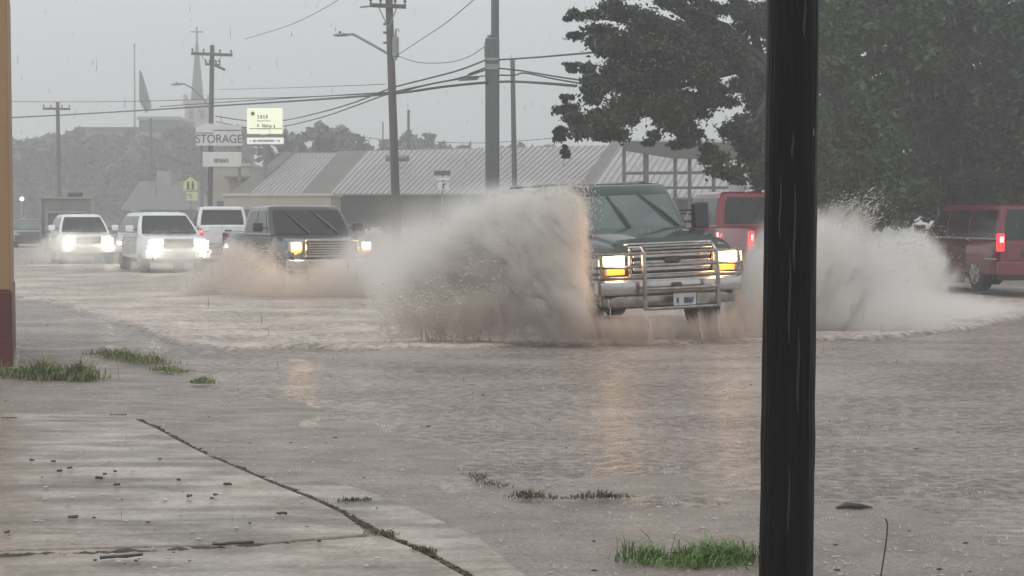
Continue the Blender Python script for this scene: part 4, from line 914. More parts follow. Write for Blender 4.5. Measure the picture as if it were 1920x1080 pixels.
for sg in (-1, 1):
    bm = BM(); tube(bm, [(sg * .62, 2.3, 2.04), (sg * .62, 2.4, 2.07), (sg * .62, 5.0, 2.07), (sg * .62, 5.1, 2.04)], .018, 6); obj('roof_rail', bm, 'plastic', cA)
    boxo('tail_light', 'tail_dark', A, *((.80, .96) if sg > 0 else (-.96, -.80)), 5.66, 5.78, .95, 1.3, bevel=.02)
curved_bar('rear_bumper', 'chrome', A, .5, .7, .95, 5.8, -.05, .12)

# generic front for the approaching vehicles
def front(t, W, zl0, zl1, lm, col, en, gz0, gz1, gw, nbars, frame_m='chrome', bumper_m=None, bz=(.45, .72), amber=False, fogs=False, hx=(.60, .92), seed=1):
    bm = BM(); box(bm, -gw, gw, -.02, .08, gz0, gz1); g_ = obj('grille', bm, 'plastic', t, bevel=.02); bm = BM()
    for i in range(nbars): z = lerp(gz0, gz1, (i + .7) / (nbars + .4)); box(bm, -gw + .03, gw - .03, -.04, -.01, z - .012, z + .012)
    obj('grille_bars', bm, 'chrome', g_); bm = BM(); e = .04
    box(bm, -gw - e, gw + e, -.045, .06, gz1, gz1 + .055); box(bm, -gw - e, -gw, -.045, .06, gz0, gz1); box(bm, gw, gw + e, -.045, .06, gz0, gz1); box(bm, -gw - e, gw + e, -.045, .06, gz0 - .035, gz0); obj('grille_surround', bm, frame_m, g_, bevel=.012)
    for sg in (-1, 1):
        a, b = sorted((sg * W * hx[0], sg * W * hx[1])); bm = BM(); box(bm, a, b, -.01, .2, zl0, zl1); h = obj('headlight', bm, 'lamp_clear', t, bevel=.03)
        boxo('lamp_lens', lm, h, a + .03, b - .05, -.035, -.005, lerp(zl0, zl1, .3), zl1 - .02, bevel=.03)
        if amber: boxo('turn_signal', 'amber', h, a + .03, b - .05, -.03, -.004, zl0 + .005, lerp(zl0, zl1, .25), bevel=.01)
        lampo(h, sg * W * sum(hx) / 2, -.25, (zl0 + zl1) / 2, en, col)
        if fogs:
            bm = BM(); cyl(bm, (sg * W * .72, -.14, bz[0] + .1), (0, 1, 0), .06, .04, 16); f = obj('fog_light', bm, lm, t)
    curved_bar('bumper', bumper_m or 'chrome', t, bz[0], bz[1], W * .99, -.12, .14, .2, bevel=.03)
    plate(t, 0, -.145, sum(bz) / 2 - .02, seed)

# ---- dark pickup
px0 = at(622, 480, 34.6); cabB = Cab(1.22, 1.84, .95, .83, 1.30, 1.95, 3.75, 3.9)
B, bB, cB = vehicle('pickup_truck', (px0.x, 34.6, 0), HD(24), 'dark blue grey pickup with warm headlights and a chrome framed grille', 'pickup truck', dict(
    paint='navy_paint', W=.98, L=5.85, belt=1.24, cowl=1.3, hood=1.12, cab=cabB, r=.39, axles=(.95, 4.55), my=1.75, bed=4.0, rail=1.28,
    win=[(1.62, 2.2, 2.65, 2.65), (2.75, 2.75, 3.62, 3.5)], doors=[(1.42, 2.7), (2.73, 3.7)], glass='dark_glass'))
front(B, .98, .86, 1.10, 'lamp_warm', (1, .58, .25), 20, .80, 1.10, .56, 5, amber=True, bz=(.46, .72), hx=(.66, .95), seed=5)
wipers(cB, cabB, [(-.1, .03, -.5, .7), (.62, .05, .2, .75)])
for sg in (-1, 1): boxo('tail_light', 'tail_dark', B, *((.86, .97) if sg > 0 else (-.97, -.86)), 5.78, 5.86, .9, 1.25, bevel=.02)

# ---- two white SUVs in the queue
def suv(loc, rz, label, H, W, gp, rails, seed):
    cb = Cab(H * .62, H - .06, W * .93, W * .70, 1.1, 1.95, 4.3, 4.85, .14)
    t, b_, c = vehicle('sport_utility_vehicle', loc, rz, label, 'SUV', dict(paint='white_paint', W=W, L=4.95, belt=H * .63, cowl=1.15, hood=H * .575, cab=cb, r=.37, axles=(.9, 3.85), my=1.5, mm='white_paint',
        win=[(1.5, 2.15, 2.5, 2.5), (2.6, 2.6, 3.5, 3.5), (3.6, 3.6, 4.6, 4.3)], doors=[(1.3, 2.5), (2.55, 3.6)], glass='dark_glass'), 'white SUVs driving with their lights on')
    front(t, W, H * .46, H * .54, 'lamp_white', (1, .93, .72), gp['en'], H * .43, H * .53, .42, gp['bars'], bumper_m='white_paint', bz=(.42, .68), fogs=True, seed=seed)
    wipers(c, cb, [(-.05, .02, -.45, .12), (.6, .02, .15, .12)])
    if rails:
        for sg in (-1, 1): bm = BM(); tube(bm, [(sg * .6, 2.2, H), (sg * .6, 2.3, H + .05), (sg * .6, 4.1, H + .05), (sg * .6, 4.2, H)], .02, 6); obj('roof_rail', bm, 'plastic', c)
        bm = BM(); box(bm, -.45, .45, 2.3, 3.2, H - .03, H - .002); obj('sunroof', bm, 'dark_glass', c, bevel=.01)
    return t
p2 = at(335, 470, 46.5); suv((p2.x, 46.5, 0), HD(24), 'white SUV with a black sunroof just left of the dark pickup', 1.80, .98, dict(en=26, bars=4), True, 6)
p1 = at(166, 465, 55); suv((p1.x, 55, 0), HD(21), 'leftmost white SUV in front of the box truck with its lights glaring', 1.76, .93, dict(en=36, bars=3), False, 7)

# ---- vehicles seen from behind
def rear(t, W, L_, z0, z1, tm, tw=.12, pick=False, core=True):
    for sg in (-1, 1):
        a, b = sorted((sg * W * (1 - tw), sg * W * .985)); o = boxo('tail_light', tm, t, a, b, L_ - .10, L_ + .015, z0, z1, bevel=.02)
        if core: boxo('lit_bulb', 'tail_core', o, a + .03, b - .03, L_ + .01, L_ + .03, lerp(z0, z1, .5), lerp(z0, z1, .82), bevel=.01)
# white pickup driving away
p3 = at(428, 480, 56); cabC = Cab(1.28, 1.98, .90, .78, 1.3, 2.0, 3.75, 3.85)
L3 = 5.8; th = 16
def away(px, Y, th, L_):   # nose location for a vehicle whose TAIL is at px, depth Y, heading away
    c = at(px, 460, Y); return (c.x - math.sin(R(th)) * L_, Y + math.cos(R(th)) * L_, 0)
T, _, cC = vehicle('pickup_truck', away(428, 56, th, L3), R(180 + th), 'white pickup driving away beyond the queue, seen from behind', 'pickup truck', dict(
    paint='white_paint', W=.98, L=L3, belt=1.30, cowl=1.3, hood=1.2, cab=cabC, r=.4, axles=(.95, 4.6), my=1.75, bed=3.95, rail=1.36, win=[(1.62, 2.2, 2.65, 2.65), (2.75, 2.75, 3.6, 3.5)], doors=[(1.42, 2.7), (2.73, 3.7)], bigm=True))
rear(T, .98, L3, .95, 1.28, 'tail_off'); bm = BM(); box(bm, -.82, .82, L3 - .02, L3 + .012, .72, 1.32); tg = obj('tailgate', bm, 'white_paint', T, bevel=.01); boxo('handle', 'plastic', tg, -.12, .12, L3 + .01, L3 + .03, 1.14, 1.2, bevel=.01)
curved_bar('rear_bumper', 'chrome', T, .5, .68, .95, L3 + .02, -.04, .1)
# red pickup beyond the green truck
L4 = 5.9; th = 11; cabD = Cab(1.42, 2.08, .93, .82, 1.4, 2.05, 3.85, 3.95)
T, _, cD = vehicle('pickup_truck', away(1500, 29.5, th, L4), R(180 + th), 'red crew cab pickup driving away between the green truck and the black post', 'pickup truck', dict(
    paint='red_paint', W=1.0, L=L4, belt=1.44, cowl=1.4, hood=1.3, z0=.45, cab=cabD, r=.41, axles=(1.0, 4.75), my=1.85, bed=4.05, rail=1.44, win=[(1.72, 2.3, 2.75, 2.75), (2.85, 2.85, 3.8, 3.72)], doors=[(1.5, 2.8), (2.83, 3.8)], bigm=True))
rear(T, 1.0, L4, 1.02, 1.36, 'tail'); bm = BM(); box(bm, -.83, .83, L4 - .02, L4 + .012, .78, 1.40); tg = obj('tailgate', bm, 'red_paint', T, bevel=.01); boxo('handle', 'plastic', tg, -.12, .12, L4 + .01, L4 + .03, 1.2, 1.27, bevel=.01)
curved_bar('rear_bumper', 'chrome', T, .55, .73, .97, L4 + .02, -.04, .1)
for k in (-.35, 0, .35):
    bm = BM(); bmesh.ops.create_icosphere(bm, subdivisions=2, radius=.035, matrix=Matrix.Translation((k, 3.9, 2.12))); obj('cab_light', bm, 'lamp_clear', cD)
boxo('side_marker', 'tail_core', T, 1.0, 1.012, 4.1, 4.18, 1.24, 1.32)
# maroon minivan at the right edge
L5 = 5.0; th = 8; cabE = Cab(1.05, 1.72, .92, .77, 1.05, 1.75, 4.82, 4.97, .12)
T, _, cE = vehicle('minivan', away(1958, 31.6, th, L5), R(180 + th), 'maroon minivan with roof rails and a lit tail lamp at the right edge', 'minivan', dict(
    paint='maroon_paint', W=.98, L=L5, belt=1.08, cowl=1.05, hood=.98, z0=.32, cab=cabE, r=.36, axles=(.95, 3.95), my=1.5, mm='maroon_paint', win=[(1.42, 2.0, 2.35, 2.35), (2.45, 2.45, 3.45, 3.45), (3.55, 3.55, 4.72, 4.62)], doors=[(1.3, 2.4), (2.45, 3.5)], bgv=.02))
T.location.z = .12
rear(T, .98, L5, .82, 1.18, 'tail', .16)
for sg in (-1, 1):
    bm = BM(); tube(bm, [(sg * .66, 2.2, 1.74), (sg * .66, 2.3, 1.80), (sg * .66, 4.5, 1.80), (sg * .66, 4.7, 1.74)], .022, 6); obj('roof_rail', bm, 'plastic', cE)
    boxo('window_trim', 'chrome', cE, *((.925, .94) if sg > 0 else (-.94, -.925)), 1.5, 4.85, 1.06, 1.08)
    boxo('side_strip', 'chrome', T, *((.975, .99) if sg > 0 else (-.99, -.975)), 4.4, 4.95, .66, .69)
bm = BM(); box(bm, -.5, .5, 4.95, 5.015, .7, .86); obj('plate_recess', bm, 'plastic', T, bevel=.01); plate(T, 0, 5.02, .78, 9, True)
boxo('brake_light', 'tail_core', cE, -.2, .2, 4.86, 4.9, 1.62, 1.65)
curved_bar('rear_bumper', 'maroon_paint', T, .36, .62, .95, 4.97, -.06, .12); boxo('tailgate', 'maroon_paint', T, -.80, .80, 4.97, 5.012, .64, 1.04, bevel=.02)
bm = BM(); tube(bm, [(-.1, 5.03, 1.25), (.5, 5.03, 1.2)], .01, 5); obj('wiper', bm, 'plastic', cE)
# box truck far left
bp = at(124, 440, 76); M['truck_box'] = mat('grey_truck_box', (.19, .19, .185), .6, var=.1)
t = empty('box_truck', (bp.x, 76, 0), R(14), 'grey box truck with a framed square body behind the leftmost white SUV', 'truck')
boxo('cargo_box', 'truck_box', t, -1.2, 1.2, 1.2, 6.2, .7, 2.55, smooth=0, bevel=.03)
bm = BM()
box(bm, -1.34, 1.34, 1.1, 6.3, 2.55, 2.64); box(bm, -1.26, -1.14, 1.12, 1.24, .7, 2.56); box(bm, 1.14, 1.26, 1.12, 1.24, .7, 2.56); obj('box_frame', bm, 'stone', t, smooth=0)
boxo('roof_unit', 'plastic', t, .05, .75, 1.3, 2.2, 2.64, 2.86, bevel=.04)
bm = BM(); loft(bm, [[(-.95, y, .5), (.95, y, .5), (.95, y, z), (-.95, y, z)] for y, z in ((-.6, 1.1), (-.1, 1.25), (.25, 1.9), (1.15, 1.98))]); c = obj('cab', bm, 'truck_box', t, bevel=.04)
bm = BM(); quad_slab(bm, [(-.82, -.12, 1.3), (.82, -.12, 1.3), (.82, .2, 1.86), (-.82, .2, 1.86)], (0, -.86, .5), .02); obj('windshield', bm, 'dark_glass', c, smooth=0)
for sg in (-1, 1):
    for y in (.1, 4.9): wheel(t, sg * .9, y, .42)
    bm = BM(); box(bm, sg * .75 - .1, sg * .75 + .1, -.64, -.58, .78, .92); obj('headlight', bm, 'lamp_clear', t, bevel=.02)
# small dark car behind it
cp0 = at(56, 440, 88); cbF = Cab(1.0, 1.5, .82, .66, 1.1, 1.8, 3.4, 3.9)
T, _, cF = vehicle('parked_car', (cp0.x, 88, 0), R(18), 'small hazy dark car at the far left edge beside the box truck', 'car', dict(paint='navy_paint', W=.88, L=4.5, belt=1.0, cowl=1.1, hood=.92, z0=.28, cab=cbF, r=.33, axles=(.85, 3.6), my=1.5, win=[(1.5, 2.1, 2.4, 2.4), (2.5, 2.5, 3.4, 3.2)], doors=[(1.3, 2.4), (2.45, 3.4)]))
for sg in (-1, 1): boxo('headlight', 'lamp_clear', T, *((.55, .8) if sg > 0 else (-.8, -.55)), -.02, .1, .68, .8, bevel=.02)
# two parked things glimpsed under the trees
M['pale_bin'] = mat('pale_grey_bin', (.45, .46, .47), .5)
for px, py, Yd, h, w_, lb in ((1592, 376, 50, .9, .45, 'pale grey bin glimpsed under the trees right of the post'), (1381, 345, 52, 1.1, .5, 'pale tank glimpsed between the oak and the red pickup')):
    g = at(px, py, Yd); bm = BM(); tube(bm, [(0, 0, 0), (0, 0, g.z * .9), (0, 0, g.z), (0, 0, g.z + .1)], [w_ * .45, w_ * .5, w_ * .52, w_ * .3], 14); 
    t = obj('storage_bin', bm, 'pale_bin', None, bevel=.01); t.location = (g.x, Yd, 0); tag(t, lb, 'bin')

# ================================================================== WEEDS AND LITTER
def tuft(name, label, spine, n, h, spread, m, seed, cat='grass tuft', group=None, lean=0, width=.004):
    rn = random.Random(seed); b0_ = Vector(spine[0]); bm = BM()
    for _ in range(n):
        k = rn.random() * (len(spine) - 1); i = min(int(k), len(spine) - 2); p = Vector(spine[i]).lerp(Vector(spine[i + 1]), k - i) - b0_
        edge = rn.random(); p += Vector((rn.gauss(0, spread), rn.gauss(0, spread * .8), 0)); hh = h * rn.uniform(.35, 1.15) * (.55 + .45 * rn.random()) * (.75 + .9 * noise.noise(Vector((p.x * 5 + seed, p.y * 5, seed))))
        a = rn.random() * 6.28; ln = Vector((math.cos(a), math.sin(a), 0)) * hh * rn.uniform(.2, 1.3) + Vector((lean * hh, 0, 0)); w_ = width * rn.uniform(.7, 1.4); s = Vector((-math.sin(a + .6), math.cos(a + .6), 0)) * w_
        pts = [p, p + ln * .3 + Vector((0, 0, hh * .6)), p + ln + Vector((0, 0, hh * rn.uniform(.7, 1)))]
        v = [bm.verts.new(pts[0] - s), bm.verts.new(pts[0] + s), bm.verts.new(pts[1] + s * .8), bm.verts.new(pts[1] - s * .8), bm.verts.new(pts[2])]
        bm.faces.new((v[0], v[1], v[2], v[3])); bm.faces.new((v[3], v[2], v[4]))
    o = obj(name, bm, m, smooth=0, recalc=False); o.location = b0_
    return tag(o, label, cat, group, 'stuff' if name == 'weed_row' or seed in (2, 9) else None)
G0 = lambda px, py: gr(px, py, .03)
tuft('grass_tuft', 'wide low grass tuft at the foot of the painted wall', [G0(40, 705), G0(90, 708), G0(150, 712)], 2000, .25, .14, 'grass', 1, width=.006)
tuft('grass_tuft', 'long grass patch at the water edge left of the bright wake', [G0(195, 662), G0(240, 672), G0(295, 684)], 1100, .12, .12, 'grass', 2, width=.005)
tuft('grass_tuft', 'small grass patch below the long one at the water edge', [G0(302, 694), G0(345, 698)], 380, .085, .07, 'grass', 3, width=.006)
tuft('grass_tuft', 'tiny grass tuft nearest the open water at left', [G0(365, 718), G0(395, 719)], 220, .10, .05, 'grass', 4, width=.005)
tuft('grass_tuft', 'bright green grass tuft at the bottom beside the black post', [gr(1215, 1050, .03), gr(1300, 1052, .03), gr(1400, 1050, .03)], 1700, .12, .085, 'grass_green', 5, width=.003)
tuft('weed_row', 'dark weedy strip along the water edge in the middle foreground', [gr(960, 932, .02), gr(1050, 935, .02), gr(1175, 932, .02)], 420, .06, .035, 'dry_grass', 6, 'weeds')
tuft('weed_row', 'short weedy strip left of the middle one', [gr(880, 888, .02), gr(910, 905, .02), gr(945, 912, .02)], 140, .045, .03, 'dry_grass', 7, 'weeds')
tuft('weed_tuft', 'dark weed tuft beside the pavement joint', [gr(640, 940, .05), gr(690, 938, .05)], 120, .05, .02, 'dry_grass', 8, 'weeds')
tuft('weed_tuft', 'dark weeds where the two pavement joints meet', [gr(700, 1000, .05), gr(735, 1004, .05)], 90, .04, .02, 'dry_grass', 9, 'weeds')
tuft('weed_tuft', 'spiky weeds low on the pavement joint', [gr(780, 1030, .05), gr(815, 1036, .05)], 90, .045, .015, 'dry_grass', 10, 'weeds')
def stalk(label, pts, r, seed, m='dry_grass'):
    P = [Vector(p) for p in pts]; b_ = P[0]; bm = BM(); tube(bm, catmull([p - b_ for p in P], 4), r, 5); o = obj('weed_stalk', bm, m, smooth=60); o.location = b_; return tag(o, label, 'weed')
z_ = gr(1650, 1090); Ys = z_.y
stalk('single bent weed stalk standing in the water right of the post', [at(1648, 1100, Ys), at(1655, 1060, Ys), at(1661, 1020, Ys), at(1664, 985, Ys), at(1660, 972, Ys)], .0035, 1, 'bark')
Ys = gr(1430, 1060).y
stalk('thin dark stalk touching the left side of the black post', [at(1431, 1078, Ys), at(1427, 1050, Ys), at(1423, 1022, Ys)], .003, 2, 'bark'); 
stalk('short stalk leaning left above the bright green tuft', [at(1228, 1035, gr(1228, 1045).y), at(1218, 1010, gr(1228, 1045).y), at(1200, 992, gr(1228, 1045).y)], .002, 3)
# soil and moss filling the joints
def joint(name, pts, wd, seed, label, fill=.8):
    rn = random.Random(seed); bm = BM(); P = catmull([Vector(p) for p in pts], 10)
    for i, p in enumerate(P[:-1]):
        amt = noise.noise(Vector((i * .33, seed, 0))) + .5
        for _ in range(6):
            if rn.random() > fill * (.35 + amt): continue
            q_ = p.lerp(P[i + 1], rn.random()) + Vector((rn.gauss(0, wd * .8), rn.gauss(0, wd * .7), -.008)); r_ = wd * rn.uniform(.4, 1.3) * (.5 + amt)
            bmesh.ops.create_icosphere(bm, subdivisions=1, radius=max(.003, r_), matrix=Matrix.Translation(q_) @ Matrix.Rotation(rn.uniform(-.6, .6), 4, 'Z') @ Matrix.Diagonal((rn.uniform(1.4, 3.2), 1, .7, 1)))
    return tag(obj(name, bm, 'soil', smooth=0, recalc=False), label, 'soil', kind='stuff')
M['soil'] = mat('joint_soil', (.045, .036, .025), .7, var=.5, vscale=20, col2=(.09, .08, .045))
joint('joint_soil', JW, .0095, 1, 'mossy soil in the slanting pavement joint'); joint('joint_soil', [gr(-60, 1043, .05), gr(160, 1036, .05), gr(330, 1030, .05), gr(480, 1021, .05)], .016, 2, 'soil and twigs in the level pavement joint')
M['chip'] = mat('wet_bark_chip', (.03, .026, .023), .4, var=.5, vscale=30, coat=.1)
def chip(px, py, l, h, ang, label, group=None, name='bark_chip', cat='bark chip'):
    rn = random.Random(int(px * 7 + py)); p = gr(px, py, .058); bm = BM(); n = 6 if l > .05 else 4; P = []
    for i in range(n): t_ = i / (n - 1) - .5; P.append((t_ * l, rn.gauss(0, l * .03), h * .5 + rn.uniform(0, h * .3)))
    tube(bm, P, [h * rn.uniform(.35, .6) for _ in range(n)], 6); o = obj(name, bm, 'chip', smooth=50); o.location = p; o.rotation_euler = (0, 0, R(ang)); return tag(o, label, cat, group)
chip(228, 1047, .19, .016, 18, 'dark twig lying just below the level pavement joint', name='twig', cat='twig'); chip(438, 1022, .19, .014, 14, 'dark twig lying along the right end of the level pavement joint', name='twig', cat='twig')
chip(222, 779, .13, .01, 2, 'thin stick at the far edge of the pavement', name='twig', cat='twig'); chip(18, 785, .12, .01, 0, 'thin stick at the far left edge of the pavement', name='twig', cat='twig')
for (x, y, l) in ((60, 865, .03), (100, 867, .025), (131, 880, .03), (112, 886, .03), (137, 972, .05), (13, 1001, .022), (196, 891, .02), (216, 886, .02), (186, 899, .045), (219, 912, .035), (335, 902, .02), (427, 911, .05), (355, 933, .03), (397, 937, .018), (404, 930, .025), (528, 966, .055), (598, 1017, .02)):
    chip(x, y, l, .014 if l < .03 else .017, random.uniform(-25, 25), 'small dark bark chip lying on the wet pavement', 'bark chips scattered on the pavement')
bm = BM()
tube(bm, [(0, 0, 0), (.06, .01, .012), (.13, 0, .008), (.2, .01, 0)], [.006, .018, .016, .004], 7); o = obj('stick', bm, 'chip', smooth=50); o.location = gr(1568, 952, .008); tag(o, 'dark stick floating in the water right of the post', 'stick')

# grit: pale and dark crumbs washed over the pavement
for nm, mm_, cnt, sd, lb in (('gravel', 'pale_grit', 420, 31, 'pale crumbs of stone and froth scattered over the wet ground'), ('leaf_litter', 'soil', 150, 32, 'tiny dark crumbs of bark and leaf scattered over the wet ground')):
    if mm_ not in M: M[mm_] = mat(mm_, (.55, .50, .46), .5, var=.2)
    rn = random.Random(sd); bm = BM()
    for _ in range(cnt):
        Y = 6.9 + 9 * rn.random() ** 1.5; x = rn.uniform(-.34, .30) * Y
        if noise.noise(Vector((x * .8, Y * .8, sd))) < -.1: continue
        z = max(ground_z(x, Y), .0) + (.03 if (x < -.6 and Y < 12 and x < (Y - 7) * -.45) else .003); r_ = rn.uniform(.003, .009)
        bmesh.ops.create_icosphere(bm, subdivisions=1, radius=r_, matrix=Matrix.Translation((x, Y, z)) @ Matrix.Rotation(rn.uniform(-.5, .5), 4, 'Z') @ Matrix.Diagonal((rn.uniform(1, 2.6), 1, .6, 1)))
    tag(obj(nm, bm, mm_, smooth=60, recalc=False), lb, 'grit', kind='stuff')

# ================================================================== SPRAY, DROPS, RAIN, HAZE
def vol_mat(name, blobs, col, dens, nscale, n_lo, n_hi, aniso=.2, seed=0., stretch=(1, 1, 1), rot=(0, 0, 0), detail=5, amp=2.2):
    m = bpy.data.materials.new(name); m.use_nodes = True; t = m.node_tree; t.nodes.clear(); N = t.nodes.new; L = t.links.new
    out = N('ShaderNodeOutputMaterial'); pv = N('ShaderNodeVolumePrincipled'); L(pv.outputs[0], out.inputs['Volume'])
    pv.inputs['Color'].default_value = (*col, 1); pv.inputs['Anisotropy'].default_value = aniso
    tc = N('ShaderNodeTexCoord'); P = tc.outputs['Object']
    mp = N('ShaderNodeMapping'); mp.vector_type = 'TEXTURE'; mp.inputs['Scale'].default_value = stretch; mp.inputs['Rotation'].default_value = rot; mp.inputs['Location'].default_value = (seed, seed, seed); L(P, mp.inputs[0])
    n = N('ShaderNodeTexNoise'); n.inputs['Scale'].default_value = nscale; n.inputs['Detail'].default_value = detail; n.inputs['Roughness'].default_value = .62; L(mp.outputs[0], n.inputs['Vector'])
    acc = None
    for (c, r, k) in blobs:
        a = N('ShaderNodeVectorMath'); a.operation = 'SUBTRACT'; L(P, a.inputs[0]); a.inputs[1].default_value = tuple(c)
        b = N('ShaderNodeVectorMath'); b.operation = 'DIVIDE'; L(a.outputs[0], b.inputs[0]); b.inputs[1].default_value = tuple(r)
        l = N('ShaderNodeVectorMath'); l.operation = 'LENGTH'; L(b.outputs[0], l.inputs[0])
        q = N('ShaderNodeMapRange'); q.inputs[1].default_value = 1; q.inputs[2].default_value = .1; q.inputs[3].default_value = 0; q.inputs[4].default_value = k; L(l.outputs['Value'], q.inputs[0])
        if acc is None: acc = q.outputs[0]
        else: s_ = N('ShaderNodeMath'); s_.operation = 'ADD'; L(acc, s_.inputs[0]); L(q.outputs[0], s_.inputs[1]); acc = s_.outputs[0]
    # the noise eats into the plume: density = smooth(blob + amp * (noise - .5) - threshold)
    m3 = N('ShaderNodeMapping'); m3.vector_type = 'TEXTURE'; m3.inputs['Scale'].default_value = (.5, 1, 2.2); m3.inputs['Rotation'].default_value = rot; m3.inputs['Location'].default_value = (seed + 4, 0, 2); L(P, m3.inputs[0])
    nb = N('ShaderNodeTexNoise'); nb.inputs['Scale'].default_value = nscale * 2.3; nb.inputs['Detail'].default_value = 3; L(m3.outputs[0], nb.inputs['Vector'])
    av = N('ShaderNodeMath'); av.operation = 'MULTIPLY_ADD'; L(nb.outputs['Fac'], av.inputs[0]); av.inputs[1].default_value = .45; L(n.outputs['Fac'], av.inputs[2])
    sb = N('ShaderNodeMath'); sb.operation = 'MULTIPLY_ADD'; L(av.outputs[0], sb.inputs[0]); sb.inputs[1].default_value = amp; sb.inputs[2].default_value = -.725 * amp
    mk = N('ShaderNodeMath'); mk.operation = 'MINIMUM'; L(acc, mk.inputs[0]); mk.inputs[1].default_value = 1
    s1 = N('ShaderNodeMath'); s1.operation = 'ADD'; L(mk.outputs[0], s1.inputs[0]); L(sb.outputs[0], s1.inputs[1])
    mr = N('ShaderNodeMapRange'); mr.interpolation_type = 'SMOOTHSTEP'; mr.inputs[1].default_value = n_lo; mr.inputs[2].default_value = n_hi; mr.inputs[3].default_value = 0; mr.inputs[4].default_value = dens; L(s1.outputs[0], mr.inputs[0])
    m2 = N('ShaderNodeMath'); m2.operation = 'MULTIPLY'; L(mr.outputs[0], m2.inputs[0]); L(mk.outputs[0], m2.inputs[1]); L(m2.outputs[0], pv.inputs['Density'])
    return m
def sb_(px, py, Y, rx, rz, ry, k=1):    # spray lobe: px centre/radii, real depth and real thickness
    s = Y / FPX; return (at(px, py, Y), (rx * s * 1.12, ry * 1.1, rz * s * 1.06), k)
def spray(name, label, blobs, col, dens, nscale, n_lo=.3, n_hi=.9, **kw):
    m = vol_mat(name + '_volume', blobs, col, dens, nscale, n_lo, n_hi, **kw); bm = BM()
    for c, r, k in blobs: bmesh.ops.create_icosphere(bm, subdivisions=2, radius=1.03, matrix=Matrix.Translation(c) @ Matrix.Diagonal((*r, 1)))
    for v in bm.verts: v.co.z = max(v.co.z, -.05)
    r = bmesh.ops.convex_hull(bm, input=bm.verts[:])
    for v in [g for g in r['geom_interior'] + r['geom_unused'] if isinstance(g, bmesh.types.BMVert)]: 
        if v.is_valid: bm.verts.remove(v)
    keep = set(g for g in r['geom'] if isinstance(g, bmesh.types.BMFace)); bmesh.ops.delete(bm, geom=[f for f in bm.faces if f not in keep], context='FACES_ONLY')
    o = obj(name, bm, m, smooth=0); return tag(o, label, 'spray', kind='stuff')
BR = (.988, .958, .928); BR2 = (.98, .965, .95)
spray('water_spray', 'tall muddy sheet of spray bursting along the left side of the green truck', [
    sb_(1060, 475, 19.9, 50, 135, .6, .9), sb_(1050, 410, 20.0, 60, 72, .6, 1.1), sb_(1010, 450, 20.2, 100, 112, .75, 1.1), sb_(945, 455, 20.6, 120, 110, .85, .9), sb_(870, 485, 21.0, 130, 105, .9, .7), sb_(1072, 575, 19.8, 50, 80, .45, .9),
    sb_(790, 520, 21.0, 130, 90, .8, .6), sb_(750, 570, 20.8, 120, 60, .6, .5), sb_(990, 375, 20.6, 110, 42, .6, .5), sb_(1030, 520, 19.9, 85, 70, .5, .8)], BR, 8.0, 2.4, .12, .75, rot=(0, R(-42), 0), stretch=(.75, 1, 1.6), amp=3.8, detail=7)
spray('shaded_muddy_spray', 'brown muddy water darkened with painted shade, thrown low along the side of the green truck', [  # mud brown plus painted shade: darker albedo at the plume's foot and underbody
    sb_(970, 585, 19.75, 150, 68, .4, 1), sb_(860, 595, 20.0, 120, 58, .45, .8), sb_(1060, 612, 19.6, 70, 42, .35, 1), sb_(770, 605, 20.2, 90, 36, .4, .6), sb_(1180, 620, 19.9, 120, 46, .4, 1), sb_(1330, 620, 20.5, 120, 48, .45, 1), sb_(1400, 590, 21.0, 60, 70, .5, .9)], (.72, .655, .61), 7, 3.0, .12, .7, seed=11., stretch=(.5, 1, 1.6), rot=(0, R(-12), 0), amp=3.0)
spray('water_spray', 'thin grey mist hanging between the dark pickup and the green truck', [
    sb_(860, 440, 27, 260, 125, 2.2, .8), sb_(980, 395, 26.5, 150, 85, 1.8, .7), sb_(740, 490, 29, 190, 90, 2.0, .8), sb_(900, 520, 26, 260, 80, 1.8, .7)], BR2, 1.1, .6, .1, .8, seed=3., amp=.8)
spray('water_spray', 'low brown spray around the front and side of the dark pickup', [
    sb_(600, 545, 32.3, 190, 64, 1.0, .9), sb_(450, 515, 33.3, 100, 78, 1.2, .9), sb_(700, 515, 32.2, 110, 90, 1, .9), sb_(390, 540, 34, 90, 55, 1, .8)], (.93, .88, .83), 4.0, 1.8, .12, .65, seed=5., amp=2.6, detail=7)
spray('water_spray', 'low glowing spray in front of the two white SUVs', [
    sb_(200, 485, 50, 140, 42, 1.8, .8), sb_(330, 487, 44.3, 130, 44, 1.4, .8), sb_(110, 465, 53, 80, 42, 2, .7), sb_(166, 462, 53.5, 95, 42, 1.2, .6), sb_(335, 462, 45.2, 105, 42, 1.0, .6)], BR2, 1.1, 1.3, .1, .7, seed=7., amp=2)
spray('water_spray', 'pale cloud of spray between the black post and the red van', [
    sb_(1550, 500, 23.5, 130, 128, 1.3, 1.1), sb_(1640, 545, 25, 130, 108, 1.5, .85), sb_(1500, 510, 22.8, 110, 130, 1.0, 1.1), sb_(1715, 525, 28, 75, 95, 1.6, 1), sb_(1425, 540, 22.2, 60, 115, .7, 1), sb_(1600, 590, 23, 220, 70, 1.2, 1.1),
    sb_(1760, 595, 26, 160, 52, 1.6, 1.1), sb_(1860, 598, 27, 120, 30, 1.6, .7), sb_(1690, 480, 28, 75, 70, 1.2, .75)], (.985, .962, .94), 4.5, 1.9, .1, .6, seed=9., amp=3.0, detail=7, rot=(0, R(25), 0), stretch=(.8, 1, 1.4))

